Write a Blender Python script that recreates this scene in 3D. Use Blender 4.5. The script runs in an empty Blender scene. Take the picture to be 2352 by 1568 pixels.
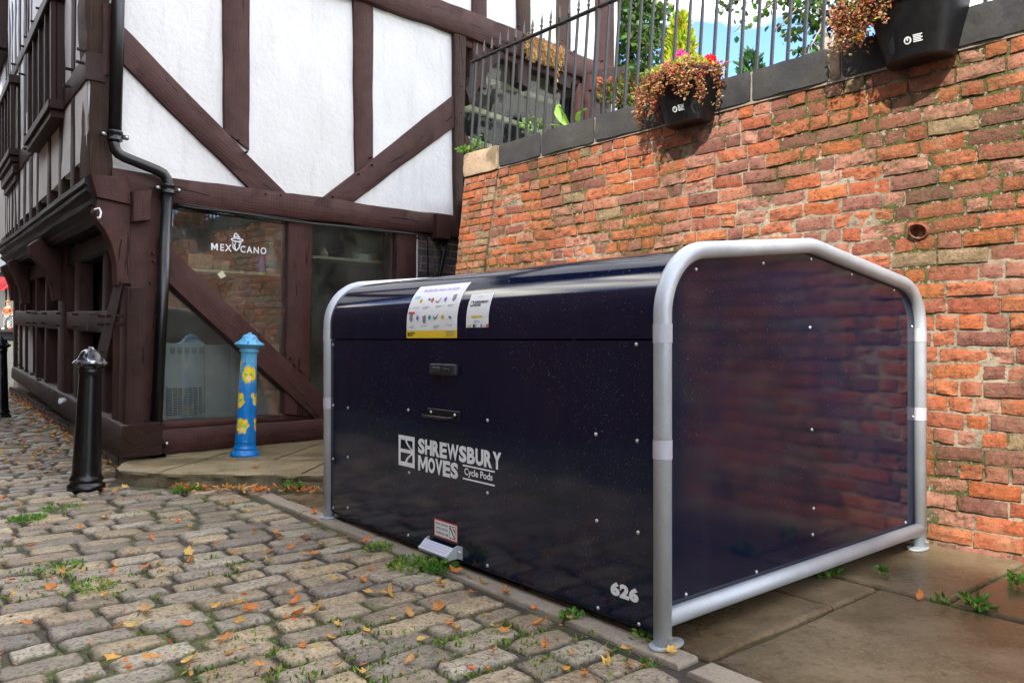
import bpy, math, random
from mathutils import Vector, Matrix, noise
R = random.Random(7)
sc = bpy.context.scene
# ---------------------------------------------------------------- camera, sky, sun, exposure
H = 1.05                       # eye height, metres
FP = 1793.0                    # focal length in the units used by px()
CX, HY = 1176.0, 779.0
cam = bpy.data.objects.new('camera', bpy.data.cameras.new('camera'))
sc.collection.objects.link(cam)
cam.data.sensor_width = 36; cam.data.lens = 36 * FP / 2352
cam.location = (0, 0, H); cam.rotation_euler = (math.radians(90), 0, 0)
cam.data.shift_y = -5 / 2352
cam.data.clip_start = .05; cam.data.clip_end = 500
sc.camera = cam
SUN_EL, SUN_AZ = math.radians(41), math.radians(199)
w = bpy.data.worlds.new('World'); sc.world = w; w.use_nodes = True
nt = w.node_tree; nt.nodes.clear()
out = nt.nodes.new('ShaderNodeOutputWorld'); bg = nt.nodes.new('ShaderNodeBackground')
sky = nt.nodes.new('ShaderNodeTexSky'); sky.sky_type = 'NISHITA'; sky.sun_disc = False
sky.sun_elevation = SUN_EL; sky.sun_rotation = SUN_AZ; sky.air_density = 1.0; sky.dust_density = .6
tc = nt.nodes.new('ShaderNodeTexCoord'); mp = nt.nodes.new('ShaderNodeMapping')
mp.inputs['Scale'].default_value = (1, 1, 2.6); mp.inputs['Location'].default_value = (.9, .3, .2)
nz = nt.nodes.new('ShaderNodeTexNoise'); nz.inputs['Scale'].default_value = 2.3; nz.inputs['Detail'].default_value = 7; nz.inputs['Roughness'].default_value = .55
rp = nt.nodes.new('ShaderNodeValToRGB'); rp.color_ramp.elements[0].position = .47; rp.color_ramp.elements[1].position = .61
mx = nt.nodes.new('ShaderNodeMixRGB'); mx.inputs[2].default_value = (14.4, 13.6, 12.3, 1)
L = nt.links.new
L(tc.outputs['Generated'], mp.inputs[0]); L(mp.outputs[0], nz.inputs['Vector']); L(nz.outputs[0], rp.inputs[0])
ml = nt.nodes.new('ShaderNodeMixRGB'); ml.blend_type = 'MULTIPLY'; ml.inputs[0].default_value = 1; ml.inputs[2].default_value = (.46, .58, .80, 1)
L(rp.outputs[0], mx.inputs[0]); L(sky.outputs[0], ml.inputs[1]); L(ml.outputs[0], mx.inputs[1]); L(mx.outputs[0], bg.inputs[0])
bg.inputs[1].default_value = .15; L(bg.outputs[0], out.inputs[0])
sl = bpy.data.lights.new('sun', 'SUN'); sl.energy = 2.0; sl.angle = math.radians(1.0); sl.color = (1, .95, .86)
so = bpy.data.objects.new('sun', sl); sc.collection.objects.link(so)
sd = Vector((math.sin(SUN_AZ) * math.cos(SUN_EL), math.cos(SUN_AZ) * math.cos(SUN_EL), math.sin(SUN_EL)))
so.rotation_euler = sd.to_track_quat('Z', 'Y').to_euler(); so.location = (0, 0, 20)
sc.view_settings.view_transform = 'Standard'; sc.view_settings.look = 'None'
sc.view_settings.exposure = 1.86; sc.view_settings.gamma = 1
sc.cycles.max_bounces = 6; sc.cycles.transparent_max_bounces = 8

# ---------------------------------------------------------------- planes of the place
class Plane:
    "a vertical plane: u runs to the right as seen from outside, z is up, d is outward"
    def __init__(s, x, y, dx, dy):
        n = math.hypot(dx, dy); s.o = Vector((x, y, 0)); s.du = Vector((dx / n, dy / n, 0)); s.dn = Vector((dy / n, -dx / n, 0))
    def pt(s, u, z, d=0): return s.o + s.du * u + s.dn * d + Vector((0, 0, z))
    def uz(s, px, py, d=0):
        k = (px - CX) / FP; o = s.o + s.dn * d
        u = (k * o.y - o.x) / (s.du.x - k * s.du.y)
        return u, H - (py - HY) / FP * (o.y + s.du.y * u)
    def off(s, d): return Plane(*(s.o + s.dn * d)[:2], *s.du[:2])
F = Plane(-3.15, 6.3315, 1857, 1793)                 # gable wall of the house
WL = Plane(2.1155, 3.9974, 1555, -1793)              # brick wall (u < 0 goes away)
S = Plane(-3.15, 6.3315, 1406, -1793)                # street wall, ground floor (u < 0 goes away)
o2 = F.pt(-.27, 0); S2 = Plane(o2.x, o2.y, 1406, -1793)   # street wall, jettied upper floor
FRx, FRy = .511, 2.648
PF = Plane(FRx, FRy, 1476, -1793)                    # front of the bike hangar (u = -a)
PE = Plane(FRx, FRy, 2178, 1793)                     # near end of the bike hangar
LA, WB = -PF.du, PE.du
def pod(a, b, z): return Vector((FRx, FRy, z)) + LA * a + WB * b
def ground_z(x, y):
    s = (x + 3.15) * -.617 + (y - 6.33) * .787
    return max(0, s) * .0235 + .006 * noise.noise(Vector((x * .7, y * .7, 0)))
def inside(poly, x, y):
    c = False; n = len(poly)
    for i in range(n):
        x1, y1 = poly[i]; x2, y2 = poly[i - 1]
        if (y1 > y) != (y2 > y) and x < (x2 - x1) * (y - y1) / (y2 - y1) + x1: c = not c
    return c
def nz1(x, y=0, z=0, s=1): return noise.noise(Vector((x * s, y * s, z * s)))
def fbm(x, y, z, s=1, o=3): return noise.fractal(Vector((x * s, y * s, z * s)), 1.0, 2.0, o)

# ---------------------------------------------------------------- objects
def mesh_obj(name, verts, faces, mat, parent=None, smooth=False, uvs=None, cols=None, mats=None, fm=None):
    me = bpy.data.meshes.new(name); me.from_pydata([tuple(v) for v in verts], [], faces)
    if uvs:
        uv = me.uv_layers.new(name='UVMap')
        for lp in me.loops: uv.data[lp.index].uv = uvs[lp.vertex_index]
    if cols:
        ca = me.color_attributes.new('Col', 'FLOAT_COLOR', 'POINT')
        flat = [c for q in cols for c in (q if len(q) == 4 else (*q, 1))]
        ca.data.foreach_set('color', flat)
    for m in (mats or [mat]): me.materials.append(m)
    if fm: me.polygons.foreach_set('material_index', fm)
    if smooth: me.polygons.foreach_set('use_smooth', [True] * len(me.polygons))
    me.update()
    o = bpy.data.objects.new(name, me); sc.collection.objects.link(o)
    if parent: o.parent = parent
    return o
def tag(o, label=None, cat=None, group=None, kind=None):
    if label: o['label'] = label
    if cat: o['category'] = cat
    if group: o['group'] = group
    if kind: o['kind'] = kind
    return o
def thing(name, loc, label, cat, group=None):
    o = bpy.data.objects.new(name, None); sc.collection.objects.link(o); o.location = loc; o.empty_display_size = .1
    return tag(o, label, cat, group)
def settle(root):
    "children are modelled in world metres: move them under the thing's base"
    bpy.context.view_layer.update()
    for c in root.children_recursive:
        if c.parent is root: c.matrix_parent_inverse = Matrix.Translation(-Vector(root.location))
class MB:
    def __init__(s): s.v = []; s.f = []; s.c = []; s.uv = []
    def add(s, vs, fs, col=None, uv=None):
        b = len(s.v); s.v += [Vector(v) for v in vs]; s.f += [tuple(i + b for i in f) for f in fs]
        if col is not None: s.c += [col] * len(vs)
        if uv: s.uv += uv
        return b
    def box(s, o, ax, ay, az, col=None):
        o, ax, ay, az = map(Vector, (o, ax, ay, az))
        vs = [o + ax * i + ay * j + az * k for k in (0, 1) for j in (0, 1) for i in (0, 1)]
        s.add(vs, [(0, 2, 3, 1), (4, 5, 7, 6), (0, 1, 5, 4), (2, 6, 7, 3), (0, 4, 6, 2), (1, 3, 7, 5)], col)
    def pbox(s, P, u0, u1, z0, z1, d0, d1, col=None):
        s.box(P.pt(u0, z0, d0), P.du * (u1 - u0), P.dn * (d1 - d0), (0, 0, z1 - z0), col)
    def tube(s, pts, r, n=12, cap=True, col=None):
        pts = [Vector(p) for p in pts]; rs = r if isinstance(r, (list, tuple)) else [r] * len(pts)
        ref = None; vs = []
        for i, p in enumerate(pts):
            t = (pts[min(i + 1, len(pts) - 1)] - pts[max(i - 1, 0)]).normalized()
            if ref is None: ref = t.orthogonal().normalized()
            ref = (ref - t * ref.dot(t)).normalized(); bi = t.cross(ref)
            vs += [p + (ref * math.cos(2 * math.pi * k / n) + bi * math.sin(2 * math.pi * k / n)) * rs[i] for k in range(n)]
        fs = [(i * n + k, i * n + (k + 1) % n, (i + 1) * n + (k + 1) % n, (i + 1) * n + k) for i in range(len(pts) - 1) for k in range(n)]
        if cap: fs += [tuple(reversed(range(n))), tuple(range((len(pts) - 1) * n, len(pts) * n))]
        s.add(vs, fs, col)
    def lathe(s, base, prof, n=24, up=(0, 0, 1), col=None, flute=0, fn=8):
        up = Vector(up).normalized(); a = up.orthogonal().normalized(); b = up.cross(a); base = Vector(base); vs = []
        for r, z in prof:
            for k in range(n):
                t = 2 * math.pi * k / n; rr = r
                vs.append(base + up * z + (a * math.cos(t) + b * math.sin(t)) * rr)
        m = len(prof)
        fs = [(i * n + k, i * n + (k + 1) % n, (i + 1) * n + (k + 1) % n, (i + 1) * n + k) for i in range(m - 1) for k in range(n)]
        fs += [tuple(reversed(range(n))), tuple(range((m - 1) * n, m * n))]
        s.add(vs, fs, col)
    def prism(s, poly, thick, col=None):
        "poly: list of Vectors on a plane, thick: extrusion vector"
        n = len(poly); t = Vector(thick); vs = [Vector(p) for p in poly] + [Vector(p) + t for p in poly]
        s.add(vs, [tuple(range(n)), tuple(reversed(range(n, 2 * n)))] + [(i, i + n, (i + 1) % n + n, (i + 1) % n) for i in range(n)], col)
    def build(s, name, mat, parent=None, smooth=False, **k):
        return mesh_obj(name, s.v, s.f, mat, parent, smooth, s.uv or None, s.c or None, **k)
def bev(o, w=.004, seg=2):
    m = o.modifiers.new('bevel', 'BEVEL'); m.width = w; m.segments = seg; m.limit_method = 'ANGLE'; m.angle_limit = math.radians(35); return o
def autos(o, ang=40):
    me = o.data
    me.polygons.foreach_set('use_smooth', [True] * len(me.polygons))
    try: me.set_sharp_from_angle(angle=math.radians(ang))
    except Exception: pass
    return o

# ---------------------------------------------------------------- materials
class NT:
    def __init__(s, name):
        s.m = bpy.data.materials.new(name); s.m.use_nodes = True; s.t = s.m.node_tree; s.n = s.t.nodes
        s.b = s.n['Principled BSDF']; s.co = s.n.new('ShaderNodeTexCoord')
    def l(s, a, b): s.t.links.new(a, b)
    def vec(s, src='Object', scale=(1, 1, 1), rot=(0, 0, 0)):
        m = s.n.new('ShaderNodeMapping'); m.inputs['Scale'].default_value = scale; m.inputs['Rotation'].default_value = rot
        s.l(s.co.outputs[src], m.inputs[0]); return m.outputs[0]
    def noise(s, v, scale, detail=5, rough=.55, dist=0):
        n = s.n.new('ShaderNodeTexNoise'); n.inputs['Scale'].default_value = scale; n.inputs['Detail'].default_value = detail
        n.inputs['Roughness'].default_value = rough; n.inputs['Distortion'].default_value = dist; s.l(v, n.inputs['Vector']); return n.outputs[0]
    def voro(s, v, scale, feat='F1', out=0, rnd=1):
        n = s.n.new('ShaderNodeTexVoronoi'); n.feature = feat; n.inputs['Scale'].default_value = scale; n.inputs['Randomness'].default_value = rnd
        s.l(v, n.inputs['Vector']); return n.outputs[out]
    def ramp(s, f, *st):
        r = s.n.new('ShaderNodeValToRGB'); e = r.color_ramp.elements
        while len(e) < len(st): e.new(.5)
        for i, (p, c) in enumerate(st):
            e[i].position = p; e[i].color = (c, c, c, 1) if isinstance(c, (int, float)) else (*c, 1)
        s.l(f, r.inputs[0]); return r.outputs[0]
    def mix(s, f, a, b, mode='MIX'):
        m = s.n.new('ShaderNodeMixRGB'); m.blend_type = mode
        for i, x in enumerate((f, a, b)):
            if isinstance(x, (int, float)): m.inputs[i].default_value = x if i == 0 else (x, x, x, 1)
            elif isinstance(x, tuple): m.inputs[i].default_value = (*x, 1)
            else: s.l(x, m.inputs[i])
        return m.outputs[0]
    def math(s, op, a, b=0):
        m = s.n.new('ShaderNodeMath'); m.operation = op
        for i, x in enumerate((a, b)):
            if isinstance(x, (int, float)): m.inputs[i].default_value = x
            else: s.l(x, m.inputs[i])
        return m.outputs[0]
    def attr(s, name='Col'):
        a = s.n.new('ShaderNodeAttribute'); a.attribute_name = name; return a
    def bump(s, h, strength=.5, dist=.01, prev=None):
        b = s.n.new('ShaderNodeBump'); b.inputs['Strength'].default_value = strength; b.inputs['Distance'].default_value = dist
        s.l(h, b.inputs['Height'])
        if prev is not None: s.l(prev, b.inputs['Normal'])
        return b.outputs[0]
    def fin(s, col=None, rough=None, metal=None, nrm=None, spec=None, coat=None):
        for k, v in (('Base Color', col), ('Roughness', rough), ('Metallic', metal), ('Normal', nrm), ('Specular IOR Level', spec), ('Coat Weight', coat)):
            if v is None: continue
            if isinstance(v, tuple): s.b.inputs[k].default_value = (*v, 1)
            elif isinstance(v, (int, float)): s.b.inputs[k].default_value = v
            else: s.l(v, s.b.inputs[k])
        return s.m
def plain(name, col, rough=.5, metal=0, var=.25, sc_=12, bmp=.15, spec=None):
    t = NT(name); v = t.vec(); n = t.noise(v, sc_)
    c = t.mix(t.ramp(n, (.3, 1 - var), (.75, 1.0 + 0 * var)), (0, 0, 0), col, 'MIX')
    n2 = t.noise(v, sc_ * 9, 3)
    return t.fin(c, t.math('ADD', t.math('MULTIPLY', n, .2), rough - .1), metal, t.bump(n2, bmp, .003), spec)

def m_timber(name, col, crack=1.0, grain=1.0):
    t = NT(name); u = t.vec('UV', (1, 1, 1)); g = t.vec('UV', (3, 60, 1)); saw = t.vec('UV', (95, 1.5, 1))
    n1 = t.noise(g, 1.0, 6, .6, .3); n2 = t.noise(saw, 1.0, 2, .5); n3 = t.noise(u, 7, 4)
    cr = t.noise(t.vec('UV', (1.6, 16, 1)), 1.0, 4, .6, .6)
    crk = t.ramp(cr, (.335, 0.0), (.365, 1.0))
    c = t.mix(t.ramp(n3, (.3, .62), (.7, 1.0)), (0, 0, 0), col)
    c = t.mix(t.math('MULTIPLY', t.ramp(n1, (.35, 1.0), (.6, 0.0)), .35), c, tuple(x * .45 for x in col))
    c = t.mix(t.ramp(t.noise(u, 40, 3), (.64, 0.0), (.78, .3)), c, (.15, .10, .08))
    hgt = t.math('ADD', t.math('MULTIPLY', n1, .8 * grain), t.math('MULTIPLY', n2, .35))
    b = t.bump(hgt, .9, .007); b = t.bump(crk, .8 * crack, .012, b)
    c = t.mix(crk, tuple(x * .25 for x in col), c)
    return t.fin(c, t.math('ADD', t.math('MULTIPLY', n1, .25), .48), 0, b, .22)
M_TIM = m_timber('painted_timber', (.074, .031, .026))
M_TIM2 = m_timber('street_timber', (.048, .024, .019))
M_TIMOLD = m_timber('weathered_oak', (.058, .030, .019), 1.3, 4.0)
M_TIMDK = m_timber('dark_moulding', (.015, .011, .010))
def m_plaster():
    t = NT('white_plaster'); v = t.vec(); n = t.noise(v, 1.4, 6); f = t.noise(v, 22, 5)
    c = t.mix(t.ramp(n, (.3, 0.0), (.75, 1.0)), (.63, .625, .60), (.72, .715, .69))
    st = t.noise(t.vec('Object', (5, 5, .7)), 1.6, 6, .65)
    c = t.mix(t.ramp(st, (.54, 0.0), (.78, .5)), c, (.47, .47, .45))
    return t.fin(c, .85, 0, t.bump(t.math('ADD', n, t.math('MULTIPLY', f, .25)), .9, .03))
M_PLA = m_plaster()
def m_brick(name, moss=1.0, low=.0):
    t = NT(name); a = t.attr(); v = t.vec(); n = t.noise(v, 26, 7, .65); n2 = t.noise(v, 95, 4, .6)
    c = t.mix(t.ramp(n, (.28, .30), (.46, .85), (.62, 1.0)), (0, 0, 0), a.outputs['Color'])
    c = t.mix(t.math('MULTIPLY', t.ramp(n2, (.58, 0.0), (.7, 1.0)), .35), c, (.40, .30, .22))
    c = t.mix(t.math('MULTIPLY', t.ramp(t.noise(v, 60, 4), (.57, 0.0), (.66, 1.0)), .65), c, (.06, .035, .028))
    c = t.mix(t.math('MULTIPLY', t.ramp(t.noise(v, 6, 5), (.56, 0.0), (.72, 1.0)), .35), c, (.40, .25, .155))
    c = t.mix(t.math('MULTIPLY', t.ramp(t.noise(v, 3.1, 6, .7), (.50, 0.0), (.70, 1.0)), .40), c, (.13, .085, .06))
    mm = t.noise(v, 1.7, 3); mf = t.noise(v, 34, 5, .7)
    ms = t.math('MULTIPLY', t.ramp(mm, (.44, 0.0), (.56, 1.0)), t.ramp(mf, (.44, 0.0), (.52, 1.0)))
    ms = t.math('MULTIPLY', ms, t.math('ADD', t.math('MULTIPLY', a.outputs['Alpha'], 1.1), .30))
    ms = t.math('MULTIPLY', ms, moss)
    mc = t.mix(t.noise(v, 130, 3), (.035, .045, .012), (.13, .13, .035))
    c = t.mix(t.math('MINIMUM', ms, 1.0), c, mc)
    h = t.math('ADD', t.math('MULTIPLY', n, 1.0), t.math('ADD', t.math('MULTIPLY', n2, .35), t.math('MULTIPLY', ms, .8)))
    return t.fin(c, t.math('SUBTRACT', .95, t.math('MULTIPLY', n, .15)), 0, t.bump(h, .9, .008), .25)
M_BRICK = m_brick('old_red_brick')
M_BLUEB = m_brick('blue_brick', .1)
def m_stone(name, c1, c2, dark=(.05, .05, .04), rough=.8, wet=0, sc_=3, moss=.0, bm=.5):
    t = NT(name); v = t.vec(); n = t.noise(v, sc_, 6, .6); f = t.noise(v, sc_ * 14, 5, .6)
    c = t.mix(t.ramp(n, (.3, 0.0), (.7, 1.0)), c1, c2)
    c = t.mix(t.math('MULTIPLY', t.ramp(f, (.52, 0.0), (.64, 1.0)), .4), c, dark)
    if moss: c = t.mix(t.math('MULTIPLY', t.ramp(t.noise(v, sc_ * 1.7, 5), (.5, 0.0), (.62, 1.0)), moss), c, (.07, .065, .025))
    if wet:
        sp = t.math('MULTIPLY', t.ramp(t.voro(v, 9), (.10, 1.0), (.16, 0.0)), t.ramp(t.voro(v, 9, out=1), (.55, 0.0), (.6, .6)))
        c = t.mix(sp, c, dark)
        c = t.mix(t.math('MULTIPLY', t.ramp(t.noise(v, sc_ * 40, 4), (.5, 0.0), (.7, 1.0)), .35), c, tuple(min(1, x * 1.5) for x in c2))
    r = rough
    if wet:
        wn = t.ramp(t.noise(v, sc_ * .55, 3), (.38, 1.0), (.60, 0.0))
        r = t.math('SUBTRACT', rough, t.math('MULTIPLY', wn, wet)); c = t.mix(t.math('MULTIPLY', wn, .6), c, tuple(x * .30 for x in c1))
    return t.fin(c, r, 0, t.bump(t.math('ADD', n, t.math('MULTIPLY', f, .4)), bm, .012), .4)
M_COPE = m_stone('sooty_coping', (.022, .022, .024), (.060, .057, .053), (.02, .02, .02), .85, moss=.15)
M_SAND = m_stone('sandstone', (.36, .24, .15), (.44, .33, .22), (.12, .10, .06), .9, moss=.6)
M_SLAB = m_stone('wet_flagstone', (.10, .070, .032), (.25, .190, .115), (.05, .035, .018), .52, .40, 2.2, bm=.35)
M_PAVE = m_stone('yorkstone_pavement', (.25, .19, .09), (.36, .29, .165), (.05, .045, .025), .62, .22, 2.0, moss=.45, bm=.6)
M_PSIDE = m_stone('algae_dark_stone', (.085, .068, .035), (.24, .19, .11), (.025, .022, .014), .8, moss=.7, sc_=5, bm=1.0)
M_KERB = m_stone('kerb_strip', (.27, .225, .165), (.34, .29, .22), (.06, .05, .04), .7, 0, 6)
def m_sett():
    t = NT('sett_stone'); a = t.attr(); v = t.vec(); n = t.noise(v, 14, 6, .6); f = t.noise(v, 70, 5, .6)
    c = t.mix(t.ramp(n, (.3, .62), (.7, 1.0)), (0, 0, 0), a.outputs['Color'])
    c = t.mix(t.math('MULTIPLY', t.ramp(f, (.50, 0.0), (.62, 1.0)), .75), c, (.055, .046, .036))
    c = t.mix(t.math('MULTIPLY', t.ramp(t.noise(v, 2.6, 5, .6), (.50, 0.0), (.68, 1.0)), .35), c, (.11, .092, .066))
    edge = a.outputs['Alpha']
    g = t.ramp(t.noise(v, 1.3, 4), (.50, 0.0), (.62, 1.0)); gf = t.ramp(t.noise(v, 24, 5, .7), (.40, 0.0), (.52, 1.0))
    e2 = t.math('SUBTRACT', 1.0, edge)
    c = t.mix(t.math('MULTIPLY', e2, .8), c, (.045, .036, .026))
    ms = t.math('MULTIPLY', t.math('MULTIPLY', g, gf), t.math('MINIMUM', t.math('MULTIPLY', e2, 1.5), 1.0))
    c = t.mix(ms, c, (.085, .10, .02))
    r = t.ramp(t.noise(v, 5, 4), (.35, .33), (.65, .62))
    p = t.voro(v, 42); pit = t.ramp(p, (.10, 0.0), (.28, 1.0))
    return t.fin(c, r, 0, t.bump(t.math('ADD', t.math('MULTIPLY', pit, .35), t.math('ADD', n, t.math('MULTIPLY', f, .8))), .95, .010), .45)
M_SETT = m_sett()
def m_soil():
    t = NT('joint_soil'); v = t.vec(); n = t.noise(v, 30, 6, .7); g = t.noise(v, 1.3, 4)
    c = t.mix(n, (.016, .013, .009), (.075, .06, .042))
    gm = t.math('MULTIPLY', t.ramp(g, (.46, 0.0), (.60, 1.0)), t.ramp(t.noise(v, 19, 5, .7), (.42, 0.0), (.55, 1.0)))
    c = t.mix(gm, c, t.mix(t.noise(v, 90), (.05, .07, .012), (.14, .17, .03)))
    return t.fin(c, .75, 0, t.bump(n, .9, .012))
M_SOIL = m_soil()
def m_pod():
    t = NT('navy_wet_paint'); v = t.vec()
    d = t.voro(v, 95); cell = t.voro(v, 95, out=1)
    sel = t.ramp(cell, (.42, 0.0), (.5, 1.0))
    drop = t.math('MULTIPLY', t.ramp(d, (.10, 1.0), (.30, 0.0)), sel)
    d2 = t.voro(v, 210); drop2 = t.math('MULTIPLY', t.ramp(d2, (.08, 1.0), (.26, 0.0)), t.ramp(t.voro(v, 210, out=1), (.5, 0.0), (.58, 1.0)))
    hh = t.math('ADD', drop, t.math('MULTIPLY', drop2, .6))
    n = t.noise(t.vec('Object', (8, 8, 2)), 1.2, 5)
    c = t.mix(t.ramp(n, (.35, 0.0), (.75, 1.0)), (.0020, .0046, .021), (.0036, .0070, .027))
    dst = t.math('MULTIPLY', t.ramp(t.noise(t.vec('Object', (6, 6, 1.2)), 2.0, 6, .7), (.52, 0.0), (.8, 1.0)), .35)
    c = t.mix(dst, c, (.030, .032, .038))
    b = t.bump(t.noise(v, 260, 2), .05, .001)
    return t.fin(c, t.math('ADD', .03, t.math('MULTIPLY', t.noise(v, 3), .10)), 0, b, .62, .0)
M_POD = m_pod()
M_PODX = plain('hangar_inner_black', (.006, .006, .008), .6)
def m_galv():
    t = NT('galvanised_steel'); v = t.vec(); n = t.noise(v, 120, 3, .7); n2 = t.noise(v, 9, 6)
    c = t.mix(n2, (.40, .43, .45), (.58, .62, .64)); c = t.mix(t.math('MULTIPLY', t.ramp(n, (.45, 0.0), (.6, 1.0)), .25), c, (.34, .37, .40))
    c = t.mix(t.ramp(t.noise(v, 38, 4), (.70, 0.0), (.76, .5)), c, (.25, .12, .07))
    return t.fin(c, t.math('ADD', t.math('MULTIPLY', n2, .25), .40), .45, t.bump(t.noise(v, 140, 3), .12, .002))
M_GALV = m_galv()
M_CHROME = plain('bolt_steel', (.62, .62, .60), .3, .8, .1)
M_BLACKP = plain('black_plastic', (.0055, .0055, .006), .36, 0, .3, 20, .2)
M_IRON = plain('railing_iron_paint', (.020, .021, .024), .5, 0, .4, 30, .5)
M_PIPE = plain('black_gloss_pipe', (.008, .008, .009), .22, 0, .3, 30, .35)
M_BOLK = plain('black_gloss_bollard', (.0035, .0035, .004), .2, 0, .3, 25, .45)
M_WHITE = plain('white_vinyl', (.78, .80, .79), .4, 0, .05)
M_BLKINK = plain('black_ink', (.012, .012, .014), .5)
M_YEL = plain('yellow_vinyl', (.80, .55, .03), .4, 0, .05)
M_RED = plain('red_vinyl', (.65, .08, .04), .4, 0, .05)
M_BLU = plain('sky_blue_vinyl', (.25, .62, .80), .4, 0, .05)
M_PUR = plain('violet_vinyl', (.35, .20, .65), .4, 0, .05)
M_TEAL = plain('teal_vinyl', (.05, .45, .45), .4, 0, .05)
M_TAPE = plain('reflective_tape', (.55, .55, .60), .35, .2, .15, 300, .5)
M_GREYINK = plain('grey_ink', (.22, .22, .25), .5)
def m_attr(name, rough=.6, trans=0, bm=.2, sc_=40, spec=.3):
    t = NT(name); a = t.attr(); n = t.noise(t.vec(), sc_, 4)
    c = t.mix(t.ramp(n, (.3, .75), (.7, 1.1)), (0, 0, 0), a.outputs['Color'])
    t.fin(c, rough, 0, t.bump(n, bm, .004), spec)
    if trans:
        tl = t.n.new('ShaderNodeBsdfTranslucent'); t.l(c, tl.inputs[0]); ms = t.n.new('ShaderNodeMixShader'); ms.inputs[0].default_value = trans
        t.l(t.b.outputs[0], ms.inputs[1]); t.l(tl.outputs[0], ms.inputs[2]); t.l(ms.outputs[0], t.n['Material Output'].inputs[0])
    return t.m
M_LEAF = m_attr('leaf', .45, .35)
M_DRY = m_attr('dry_leaf', .6, .25)
M_PAINT = m_attr('painted_iron', .28, 0, .25, 60, .5)
M_MISC = m_attr('assorted_goods', .5)
def m_glass(nm, rf, ra, dr):
    t = NT(nm); v = t.vec()
    tr = t.n.new('ShaderNodeBsdfTransparent'); tr.inputs[0].default_value = (.90, .93, .91, 1)
    gl = t.n.new('ShaderNodeBsdfGlossy'); gl.inputs['Roughness'].default_value = .015
    t.l(t.bump(t.noise(v, 2.2, 2), .05, .01), gl.inputs['Normal'])
    df = t.n.new('ShaderNodeBsdfDiffuse'); df.inputs[0].default_value = (.55, .55, .5, 1)
    lw = t.n.new('ShaderNodeFresnel'); lw.inputs[0].default_value = 1.5
    ge = t.n.new('ShaderNodeNewGeometry')
    fac = t.math('MULTIPLY', t.math('ADD', t.math('MULTIPLY', lw.outputs[0], rf), ra), t.math('SUBTRACT', 1.0, ge.outputs['Backfacing']))
    m1 = t.n.new('ShaderNodeMixShader'); t.l(fac, m1.inputs[0]); t.l(tr.outputs[0], m1.inputs[1]); t.l(gl.outputs[0], m1.inputs[2])
    dirt = t.math('MULTIPLY', t.ramp(t.noise(v, 3.5, 6, .65), (.40, .15), (.75, 1.0)), dr)
    m2 = t.n.new('ShaderNodeMixShader'); t.l(dirt, m2.inputs[0]); t.l(m1.outputs[0], m2.inputs[1]); t.l(df.outputs[0], m2.inputs[2])
    t.l(m2.outputs[0], t.n['Material Output'].inputs[0]); return t.m
M_GLASS = m_glass('window_glass', 2.4, .25, .06)
M_GLASSD = m_glass('dim_glass', .55, .0, .05)
M_LOCK = plain('grey_plastic', (.028, .031, .038), .45)
M_DROP = plain('sky_tinted_drops', (.16, .19, .24), .12, 0, .1, 20, 0)  # pale colour paints sky glints into the drops; water itself is clear
M_SHELF = plain('cream_shelf', (.62, .60, .38), .5)
M_ROOMW = plain('room_wall', (.42, .37, .29), .8, 0, .4, 3)
M_STEEL = plain('brushed_cabinet', (.50, .54, .55), .4, .3, .2, 6)
M_DARK = plain('dark_void', (.012, .010, .010), .8)
M_STRAW = m_attr('straw', .8)
M_FARB = m_brick('far_brick', .1)
# ================================================================ the setting: ground
def grid(name, xs, ys, zf, mat, kind='structure'):
    v = [(x, y, zf(x, y)) for y in ys for x in xs]; n = len(xs)
    f = [(j * n + i, j * n + i + 1, (j + 1) * n + i + 1, (j + 1) * n + i) for j in range(len(ys) - 1) for i in range(n - 1)]
    o = mesh_obj(name, v, f, mat, smooth=True); return tag(o, kind=kind)
def rng(a, b, st):
    n = max(1, int(round((b - a) / st))); return [a + (b - a) * i / n for i in range(n + 1)]
grid('ground', sorted(set(rng(-200, -14, 12) + rng(-14, 6, .25) + rng(6, 200, 14))), sorted(set(rng(-60, 0, 6) + rng(0, 24, .25) + rng(24, 60, 3) + rng(60, 300, 20))),
     lambda x, y: ground_z(x, y) - .016 + (.004 * nz1(x, y, 5, 9) if y < 8 else 0), M_SOIL)
PLAT = [(-3.06, 6.16), (-3.02, 5.96), (-2.90, 5.78), (-2.70, 5.69), (-2.40, 5.62), (-2.1, 5.58), (-1.7, 5.56), (-1.34, 5.56), (-.7, 5.57), (-.2, 5.58), (.42, 6.12), (.2, 7.0), (-.3, 9.0), (-3.0, 6.42)]
HOUSEP = [tuple(S.pt(0, 0)[:2]), tuple(S.pt(-24, 0)[:2]), (20, 30), tuple(F.pt(9, 0)[:2])]
COLS_SETT = [(.36, .30, .23), (.42, .35, .25), (.30, .26, .21), (.34, .30, .25), (.25, .22, .20), (.40, .37, .32), (.34, .27, .20), (.45, .37, .26), (.28, .25, .22), (.37, .33, .28)]
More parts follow.
